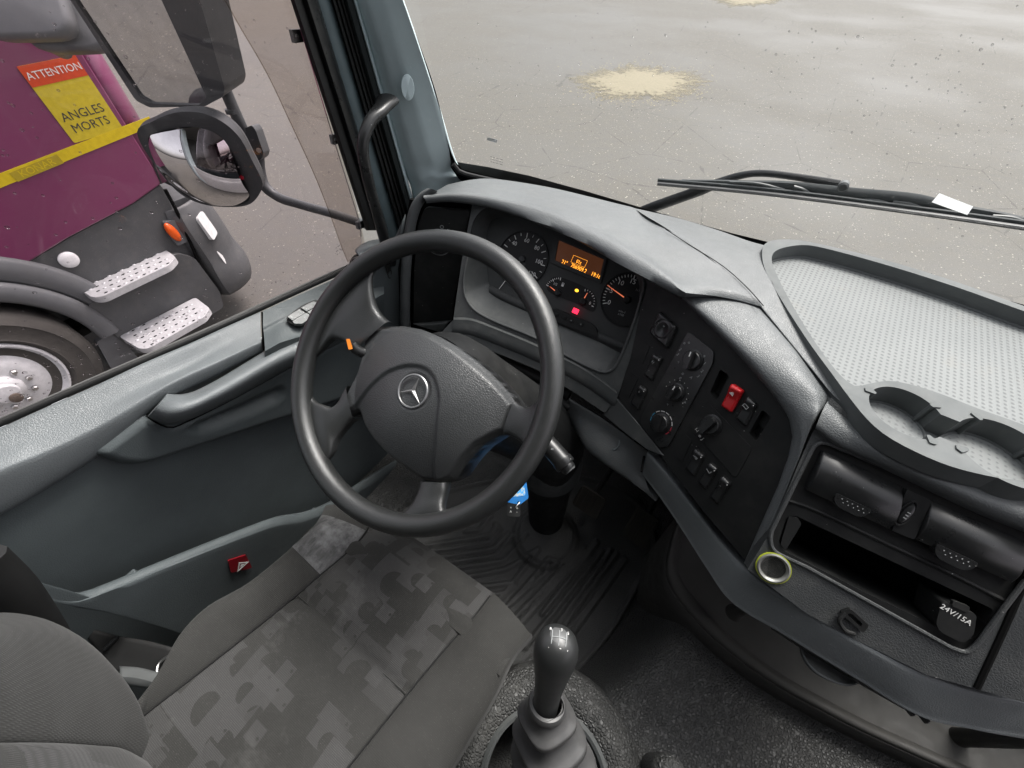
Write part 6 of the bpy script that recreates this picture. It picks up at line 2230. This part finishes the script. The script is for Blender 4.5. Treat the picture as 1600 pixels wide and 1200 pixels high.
def fabric(name, pattern):
    t = NT(name)
    co = t.co()
    w1 = t.n('ShaderNodeTexWave', wave_type='BANDS', bands_direction='X')
    w1.inputs['Scale'].default_value = 130
    w2 = t.n('ShaderNodeTexWave', wave_type='BANDS', bands_direction='Y')
    w2.inputs['Scale'].default_value = 130
    for w in (w1, w2):
        w.inputs['Distortion'].default_value = .6
        t.l(co, w.inputs['Vector'])
    weave = t.math('MULTIPLY', w1.outputs['Fac'], w2.outputs['Fac'])
    big = t.noise(co, 7, 6, .65)
    c = t.mix(t.rng(big, .35, .7, 0, 1), (.037, .0368, .035), (.052, .0517, .0495))
    if pattern:
        # woven squares, some with a disc cut out of them
        mask = None
        for sx, sc_l, thr, off in ((1, 15.5, .55, (0, 0, 0)), (2, 24, .7, (.31, .17, 0)), (3, 38, .82, (.1, .43, 0))):
            mp = t.n('ShaderNodeMapping')
            mp.inputs['Scale'].default_value = (sc_l, sc_l, 0)
            mp.inputs['Location'].default_value = off
            jt = t.n('ShaderNodeTexNoise', Scale=420, Detail=1)
            t.l(co, jt.inputs['Vector'])
            jm = t.n('ShaderNodeVectorMath', operation='MULTIPLY_ADD')
            jm.inputs[1].default_value = (.0016, .0016, 0)
            t.l(jt.outputs['Color'], jm.inputs[0])
            t.l(co, jm.inputs[2])
            t.l(jm.outputs[0], mp.inputs['Vector'])
            fl = t.n('ShaderNodeVectorMath', operation='FLOOR')
            t.l(mp.outputs[0], fl.inputs[0])
            wnz = t.n('ShaderNodeTexWhiteNoise', noise_dimensions='3D')
            t.l(fl.outputs[0], wnz.inputs['Vector'])
            frc = t.n('ShaderNodeVectorMath', operation='FRACTION')
            t.l(mp.outputs[0], frc.inputs[0])
            sub = t.n('ShaderNodeVectorMath', operation='SUBTRACT')
            sub.inputs[1].default_value = (.5, .5, 0)
            t.l(frc.outputs[0], sub.inputs[0])
            # disc centre wanders towards a corner
            sc2 = t.n('ShaderNodeVectorMath', operation='SUBTRACT')
            sc2.inputs[1].default_value = (.5, .5, .5)
            t.l(wnz.outputs['Color'], sc2.inputs[0])
            mulv = t.n('ShaderNodeVectorMath', operation='MULTIPLY')
            mulv.inputs[1].default_value = (.8, .8, 0)
            t.l(sc2.outputs[0], mulv.inputs[0])
            d2 = t.n('ShaderNodeVectorMath', operation='DISTANCE')
            t.l(sub.outputs[0], d2.inputs[0])
            t.l(mulv.outputs[0], d2.inputs[1])
            disc = t.math('LESS_THAN', d2.outputs['Value'], .36 if sx < 3 else .1)
            on = t.math('GREATER_THAN', wnz.outputs['Value'], thr)
            m_ = t.math('MULTIPLY', on, t.math('SUBTRACT', 1, disc))
            tone = t.math('MULTIPLY', m_, t.rng(wnz.outputs['Value'], thr, 1, .45, 1))
            mask = tone if mask is None else t.math('MAXIMUM', t.math('MULTIPLY', mask, .9), t.math('MULTIPLY', tone, .8))
        c = t.mix(t.math('MULTIPLY', mask, t.rng(weave, 0, .5, .55, 1)), c, (.086, .085, .086))
        worn = t.noise(t.co((9, 14, 9)), 1.2, 8, .72)
        c = t.mix(t.rng(worn, .58, .78, 0, .4), c, (.14, .138, .135))
    c = t.mix(t.rng(weave, 0, .6, .25, 0), c, (.02, .02, .019))
    lint = t.noise(co, 900, 2)
    c = t.mix(t.rng(lint, .66, .72, 0, .5), c, (.16, .155, .145))
    t.base(c, .95, .08, None, t.bump(weave, .35, .0008))
    t.b.inputs['Sheen Weight'].default_value = .08
    return t.m


M_FAB = fabric('plain_seat_fabric', False)
M_PAT = fabric('patterned_seat_fabric', True)
t = NT('worn_seat_fabric')
co = t.co()
sc_w = t.n('ShaderNodeTexBrick')
nz = t.noise(t.co((120, 30, 60)), 1, 6, .7)
n2 = t.noise(co, 30, 7, .7)
c = t.mix(t.rng(nz, .3, .7, 0, 1), (.05, .05, .05), (.12, .12, .122))
c = t.mix(t.rng(n2, .45, .65, 0, .7), c, (.2, .2, .205))
M_WORN = t.base(c, .8, .15, None, t.bump(nz, .3, .001))
CFm = Fr((0, 0, ZS), (0, 0, 1), (0, 1, 0))
# three parallel panels; each is a grid between a left and a right line running front to back
seamL = [(588, 800), (560, 846), (480, 915), (395, 985), (300, 1060), (210, 1130), (150, 1185), (60, 1270)]
seamR = [(770, 925), (736, 968), (695, 1014), (640, 1080), (585, 1148), (540, 1204), (480, 1280), (420, 1360)]
edgeL = [(508, 790), (490, 822), (440, 868), (385, 912), (320, 950), (282, 990), (262, 1040), (235, 1085), (214, 1122), (170, 1170)]
edgeR = [(828, 990), (796, 1030), (770, 1085), (735, 1145), (702, 1200), (650, 1280), (600, 1370)]


def zc(p, k):
    return p


def line(px, dz): return [P(u, v, z=ZS + d) for (u, v), d in zip(px, dz)]


def lp_(n, front, mid_, back): return [front if i == 0 else (mid_ if i < n - 2 else back) for i in range(n)]


Lz = [-.05, -.004, .0, .0, -.002, -.005, -.01, -.02]
a = line(seamL, Lz)
b = line(seamR, Lz)
rows = []
for k, f in enumerate((0, .03, .2, .5, .8, .97, 1)):
    row = []
    for i in range(len(a)):
        q = a[i].lerp(b[i], f)
        q.z += (-.004, .001, .006, .008, .006, .001, -.004)[k] - (.006 if i == 0 else 0)
        row.append(q)
    rows.append(row)
vs, fs = loft(rows, 60, 6)
# quilted cross seam
sq0, sq1 = P(465, 930, z=ZS), P(635, 1085, z=ZS)
dsv = (sq1 - sq0).normalized()
for v in vs:
    w = v - sq0
    d_ = abs(w.x * dsv.y - w.y * dsv.x)
    v.z -= .007 * math.exp(-(d_ / .008) ** 2) + .003 * noise.noise(v * 9)
cu = mesh('cushion_centre', vs, fs, M_PAT, st_, ang=80)
vs, fs = tube([sq0.lerp(sq1, k / 30) + V((0, 0, .004 - .0055)) for k in range(31)], .0009, 5)
mesh('stitching', vs, fs, M_FAB, cu)
# left bolster, rising outwards, then rolling down to its side
el = [(p[0], p[1]) for p in edgeL]
e = [P(u, v, z=ZS + .012 + (.012 if 2 < i < 6 else 0) - (.06 if i == 0 else 0)) for i, (u, v) in enumerate(edgeL)]
E8 = cr(e, 40)
A8 = cr(a, 40)
rows = [[p + V((.0, 0, -.006)) for p in A8], [p.lerp(q, .06) + V((0, 0, .003)) for p, q in zip(A8, E8)], [p.lerp(q, .4) + V((0, 0, .014)) for p, q in zip(A8, E8)], [p.lerp(q, .75) + V((0, 0, .014)) for p, q in zip(A8, E8)],
        [p.lerp(q, .97) + V((0, 0, .002)) for p, q in zip(A8, E8)], [q + V((-.006, .002, -.02)) for q in E8], [q + V((-.008, .002, -.07)) for q in E8], [q + V((.01, 0, -.16)) for q in E8]]
vs, fs = loft(rows, 50, 5)
lb = mesh('left_bolster', vs, fs, M_FAB, st_, ang=80)
# worn woven patch sewn on the bolster's front
pf = []
for j_ in range(1, 21):
    for i_ in range(5, 14):
        a_ = j_ * 50 + i_
        pf.append((a_, a_ + 1, a_ + 51, a_ + 50))
ids = sorted({i_ for f in pf for i_ in f})
mp_ = {k: n_ for n_, k in enumerate(ids)}
mesh('worn_patch', [vs[k] + V((-.0003, 0, .0012)) for k in ids], [tuple(mp_[k] for k in f) for f in pf], M_WORN, st_, ang=80)
B8 = cr(b, 40)
G8 = cr([P(u, v, z=ZS - (.05 if i == 0 else .004)) for i, (u, v) in enumerate(edgeR)], 40)
rows = [[p + V((.0, 0, -.006)) for p in B8], [p.lerp(q, .06) + V((0, 0, .003)) for p, q in zip(B8, G8)], [p.lerp(q, .4) + V((0, 0, .013)) for p, q in zip(B8, G8)], [p.lerp(q, .8) + V((0, 0, .01)) for p, q in zip(B8, G8)],
        [p.lerp(q, .98) for p, q in zip(B8, G8)], [q + V((.004, .003, -.018)) for q in G8], [q + V((.002, .001, -.08)) for q in G8], [q + V((-.03, -.02, -.18)) for q in G8]]
vs, fs = loft(rows, 50, 5)
mesh('right_bolster', vs, fs, M_FAB, st_, ang=80)
# front roll
fe = cr([P(u, v, z=ZS + .0) for u, v in ((490, 822), (520, 824), (560, 846), (650, 905), (736, 968), (796, 1030))], 30)
rows = [[p + V((0, -.03, .004)) for p in fe], [p + V((0, -.008, .003)) for p in fe], [p + V((0, .004, -.012)) for p in fe], [p + V((0, .002, -.05)) for p in fe], [p + V((0, -.05, -.14)) for p in fe]]
vs, fs = loft(rows, 50, 4)
mesh('front_roll', vs, fs, M_FAB, st_, ang=80)
mesh('seat_base', *box(-.15, .24, -.68, -.26, ZF, ZS - .1), M_RUBBER, st_, bev=.02)
mesh('suspension_bellows', *box(-.11, .2, -.62, -.3, ZF, ZS - .05), M_RUBBER, st_, bev=.02)
# piping seams
for s_ in (seamL, seamR):
    vs, fs = tube([p + V((0, 0, -.001)) for p in cr(line(s_, Lz), 40)][1:], .0016, 6)
    mesh('piping', vs, fs, M_RUBBER, st_)
# backrest: bolster that stands forward of the centre panel
sil = [(0, 958, -.5), (50, 962, -.503), (90, 975, -.507), (130, 1000, -.515), (165, 1038, -.53), (190, 1075, -.547), (205, 1115, -.565), (212, 1150, -.585), (222, 1175, -.605)]
sil = [(-90, 985, -.49)] + sil
S = [P(u, v, y=y_) for u, v, y_ in sil]
sm_ = [(-90, 1150, -.52), (0, 1155, -.525), (40, 1155, -.53), (80, 1156, -.535), (115, 1158, -.545), (150, 1161, -.555), (185, 1165, -.57), (210, 1176, -.585), (228, 1188, -.6), (244, 1198, -.612)]
Bm = [P(u, v, y=y_) for u, v, y_ in sm_]
n = 30
S_, B_ = cr(S, n), cr(Bm, n)
rows = [[p + V((-.0, -.12, .0)) for p in S_], [p + V((-.006, -.05, -.0)) for p in S_], [p + V((-.002, -.012, .001)) for p in S_], [p for p in S_],
        [p.lerp(q, .3) + V((0, .018, .006)) for p, q in zip(S_, B_)], [p.lerp(q, .7) + V((0, .014, .006)) for p, q in zip(S_, B_)], [p.lerp(q, .97) + V((0, .001, 0)) for p, q in zip(S_, B_)], [q + V((0, -.008, 0)) for q in B_]]
vs, fs = loft(rows, 40, 5)
mesh('backrest_bolster', vs, fs, M_FAB, st_, ang=80)
rows = [[q + V((0, -.008, 0)) for q in B_], [q + V((.012, .002, 0)) for q in B_], [q + V((.08, -.0, -.005)) for q in B_], [q + V((.3, -.0, -.0)) for q in B_], [q + V((.34, -.06, -.0)) for q in B_]]
vs, fs = loft(rows, 40, 4)
mesh('backrest_centre', vs, fs, M_PAT, st_, ang=80)
# belt strap with buckle beside the seat
sb = thing('seat_belt', 'black seat belt webbing with a steel buckle between the seat and the door', 'seat belt', P(230, 1030, z=-.5))
M_WEB = simple('belt_webbing', (.015, .015, .015), .7, .3)
rows = [[P(u, v, z=-.49) for u, v in ((120, 975), (180, 992), (235, 1002), (272, 1012))], [P(u, v, z=-.5) for u, v in ((150, 1010), (195, 1022), (235, 1033), (262, 1035))], [P(u, v, z=-.51) for u, v in ((170, 1050), (205, 1052), (232, 1056), (250, 1046))]]
vs, fs = loft(rows, 16, 4)
mesh('webbing', vs, fs, M_WEB, sb, solid=.003)
vs, fs = tube([P(u, v, z=-.485) for u, v in ((272, 1024), (258, 1028), (248, 1038), (246, 1052), (256, 1058), (270, 1052))], .0028, 8, 24)
mesh('guide_loop', vs, fs, M_STEEL, sb)
vs, fs = loft([[P(u, v, z=-.48) for u, v in ((188, 1044), (215, 1046), (248, 1054))], [P(u, v, z=-.475) for u, v in ((190, 1056), (215, 1058), (249, 1066))], [P(u, v, z=-.485) for u, v in ((192, 1062), (215, 1068), (246, 1071))]], 12, 3)
mesh('buckle', vs, fs, M_KEY, sb, solid=.006)
vs, fs = tube([P(u, v, z=-.477) for u, v in ((192, 1058), (218, 1062), (248, 1070))], .0025, 8, 12)
mesh('buckle_edge', vs, fs, M_STEEL, sb)
vs, fs = tube([P(u, v, z=-.485) for u, v in ((162, 1015), (172, 1006), (184, 995))], .004, 8, 8)
mesh('belt_stop', vs, fs, M_SATIN, sb)

# ------------------------------------------------------------------ gear lever
gk = CAM + ray(869, 1015) * .5
gb = CAM + ray(882, 1260) * .605
ax_ = (gk - gb).normalized()
gl_ = thing('gear_lever', 'black gear lever with a pear-shaped knob and ribbed rubber gaiter', 'gear lever', gb)
q_ = ax_.to_track_quat('Z', 'Y').to_matrix().to_4x4()
M_KNOB = plastic('gear_knob_plastic', (.022, .023, .023), .38, 420, .1, .0003, .5)
Kb = CAM + ray(850, 1112) * .545
kax = (gk - Kb)
KL = kax.length
Mk = Matrix.Translation(Kb) @ kax.to_track_quat('Z', 'Y').to_matrix().to_4x4()
vs, fs = lathe([(.0165, -.03), (.0165, -.005), (.0168, KL * .15), (.0175, KL * .35), (.0195, KL * .52), (.0232, KL * .72), (.0262, KL * .86), (.0272, KL * .96), (.0262, KL * 1.06), (.0228, KL * 1.14), (.0168, KL * 1.195), (.0085, KL * 1.222), (0, KL * 1.228)], 40)
kn = mesh('knob', [V((v.x, v.y * .95, v.z)) for v in vs], fs, M_KNOB, gl_, Mk, ang=80)
# shift pattern plate on the top
top = Mk @ V((0, 0, KL * 1.255))
kd = (CAM - gk).normalized()
kd = (kax.normalized() * 1.0 + (CAM - gk).normalized() * .25).normalized()
kd = (kax.normalized() * .9 + (CAM - gk).normalized() * .5 + V((.0, .12, 0))).normalized()
KF = Fr(Kb + kax * .955, kd, UP)
EM = (Matrix.Translation(Kb + kax * .955) @ kax.to_track_quat('Z', 'Y').to_matrix().to_4x4() @ Matrix.Diagonal((.0276, .0262, KL * .277, 1))).inverted()
PM = KF.at(0, 0, 0, -.3)
def onknob(x, y, lift=.0004):
    """height of the knob's skin over a point of the pattern plate"""
    o_ = EM @ (PM @ V((x, y, 0)))
    d_ = EM.to_3x3() @ (PM.to_3x3() @ V((0, 0, 1)))
    a_, b_, c_ = d_.dot(d_), 2 * o_.dot(d_), o_.dot(o_) - 1
    ds_ = b_ * b_ - 4 * a_ * c_
    return (-b_ + max(ds_, 0) ** .5) / (2 * a_) + lift
pls = rnd([(-.0145, -.013), (.0145, -.013), (.0145, .013), (-.0145, .013)], .006)
plr, plf = relief(pls, lambda a, b: onknob(a, b, .0006), .002)
pl = mesh('shift_plate', plr, plf, simple('shift_plate_grey', (.1, .102, .102), .42), kn, PM)
LNS = [((-.0085, .0085), (-.0085, -.0085)), ((0, .0085), (0, -.0085)), ((.0085, .0085), (.0085, -.0085)), ((-.0085, 0), (.0085, 0))]
for p0, p1 in LNS:
    pts_ = [(p0[0] + (p1[0] - p0[0]) * k / 6, p0[1] + (p1[1] - p0[1]) * k / 6) for k in range(7)]
    vs, fs = tube([V((x, y, onknob(x, y, .0011))) for x, y in pts_], .00055, 5)
    mesh('shift_line', vs, fs, M_GREYPRINT, pl, PM)
for tx, x, y in (('R', -.011, .0098), ('1', -.0115, -.0098), ('3', .0025, .0098), ('2', .0025, -.0098), ('5', .0112, .0085), ('4', .0112, -.0095)):
    text('shift_number', tx, .005, PM @ Matrix.Translation((x * .95, y, onknob(x * .95, y, .0012))), M_WHITE, pl)
M_GAITER = plastic('gaiter_rubber', (.05, .05, .05), .42, 260, .12, .0004, .4, dust=.35, dustc=(.14, .135, .13))
# collar and gaiter: square-ish folds that widen downwards
vs, fs = lathe([(.021, -.012), (.0245, -.01), (.0255, -.004), (.0235, .0), (.0195, .001)], 36, False)
mesh('collar', vs, fs, M_GAITER, gl_, Matrix.Translation(CAM + ray(855, 1098) * .54) @ kax.to_track_quat('Z', 'Y').to_matrix().to_4x4())
tiers = [((853, 1098), .54, .023, (855, 1118), .555, .0395), ((855, 1122), .562, .029, (858, 1150), .577, .0515), ((859, 1154), .584, .038, (863, 1184), .599, .0615), ((864, 1188), .606, .047, (870, 1222), .621, .071), ((871, 1226), .628, .055, (880, 1262), .643, .082)]
rows = []
def gring(c_, r_):
    row = []
    for k in range(48):
        a = 2 * math.pi * k / 48
        kk = (abs(math.cos(a)) ** 3.4 + abs(math.sin(a)) ** 3.4) ** (-1 / 3.4)
        w_ = 1 + .02 * math.sin(3 * a + r_ * 90)
        row.append(c_ + (q_ @ V((r_ * .9 * kk * w_ * math.cos(a + .35), r_ * .9 * kk * w_ * math.sin(a + .35), 0))))
    return row
for (p0, d0, r0, p1, d1, r1) in tiers:
    A_, B_g = CAM + ray(*p0) * d0, CAM + ray(*p1) * d1
    for f, g in ((0, 0), (.45, .1), (.72, .3), (.88, .6), (.96, .9), (1.0, .99), (1.08, 1.0), (1.24, .995), (1.3, .95), (1.22, .75), (1.15, .5)):
        rows.append(gring(A_.lerp(B_g, f), r0 + (r1 - r0) * g))
vs = [p for r in rows for p in r]
fs = [(j * 48 + i, j * 48 + (i + 1) % 48, j * 48 + 48 + (i + 1) % 48, j * 48 + 48 + i) for j in range(len(rows) - 1) for i in range(48)]
gt = mesh('gaiter', vs, fs, M_GAITER, gl_, ang=75)
# console the lever stands on
pc = CAM + ray(852, 1232) * .72
vs, fs = lathe([(.2, -.34), (.195, -.06), (.18, -.02), (.15, -.004), (.118, -.01), (.112, -.03)], 48, False)
mesh('gaiter_surround', vs, fs, M_VINYL, gl_, Matrix.Translation(pc), ang=70)
vs, fs = lathe([(.118, -.016), (.118, -.006), (.111, -.003), (.106, -.006), (.106, -.03)], 48, False)
mesh('gaiter_ring', vs, fs, M_FASCIA, gl_, Matrix.Translation(pc), ang=50)
# covered lever end low at the bottom edge
pk = P(1048, 1212, z=-.49)
o = mesh('parking_lever_cap', *lathe([(.028, -.1), (.03, -.02), (.027, .004), (.018, .013), (0, .015)], 28), M_VINYL, None, Matrix.Translation(pk))
tag(o, 'dark leather-grained knob at the bottom edge right of the gear lever', 'lever knob')
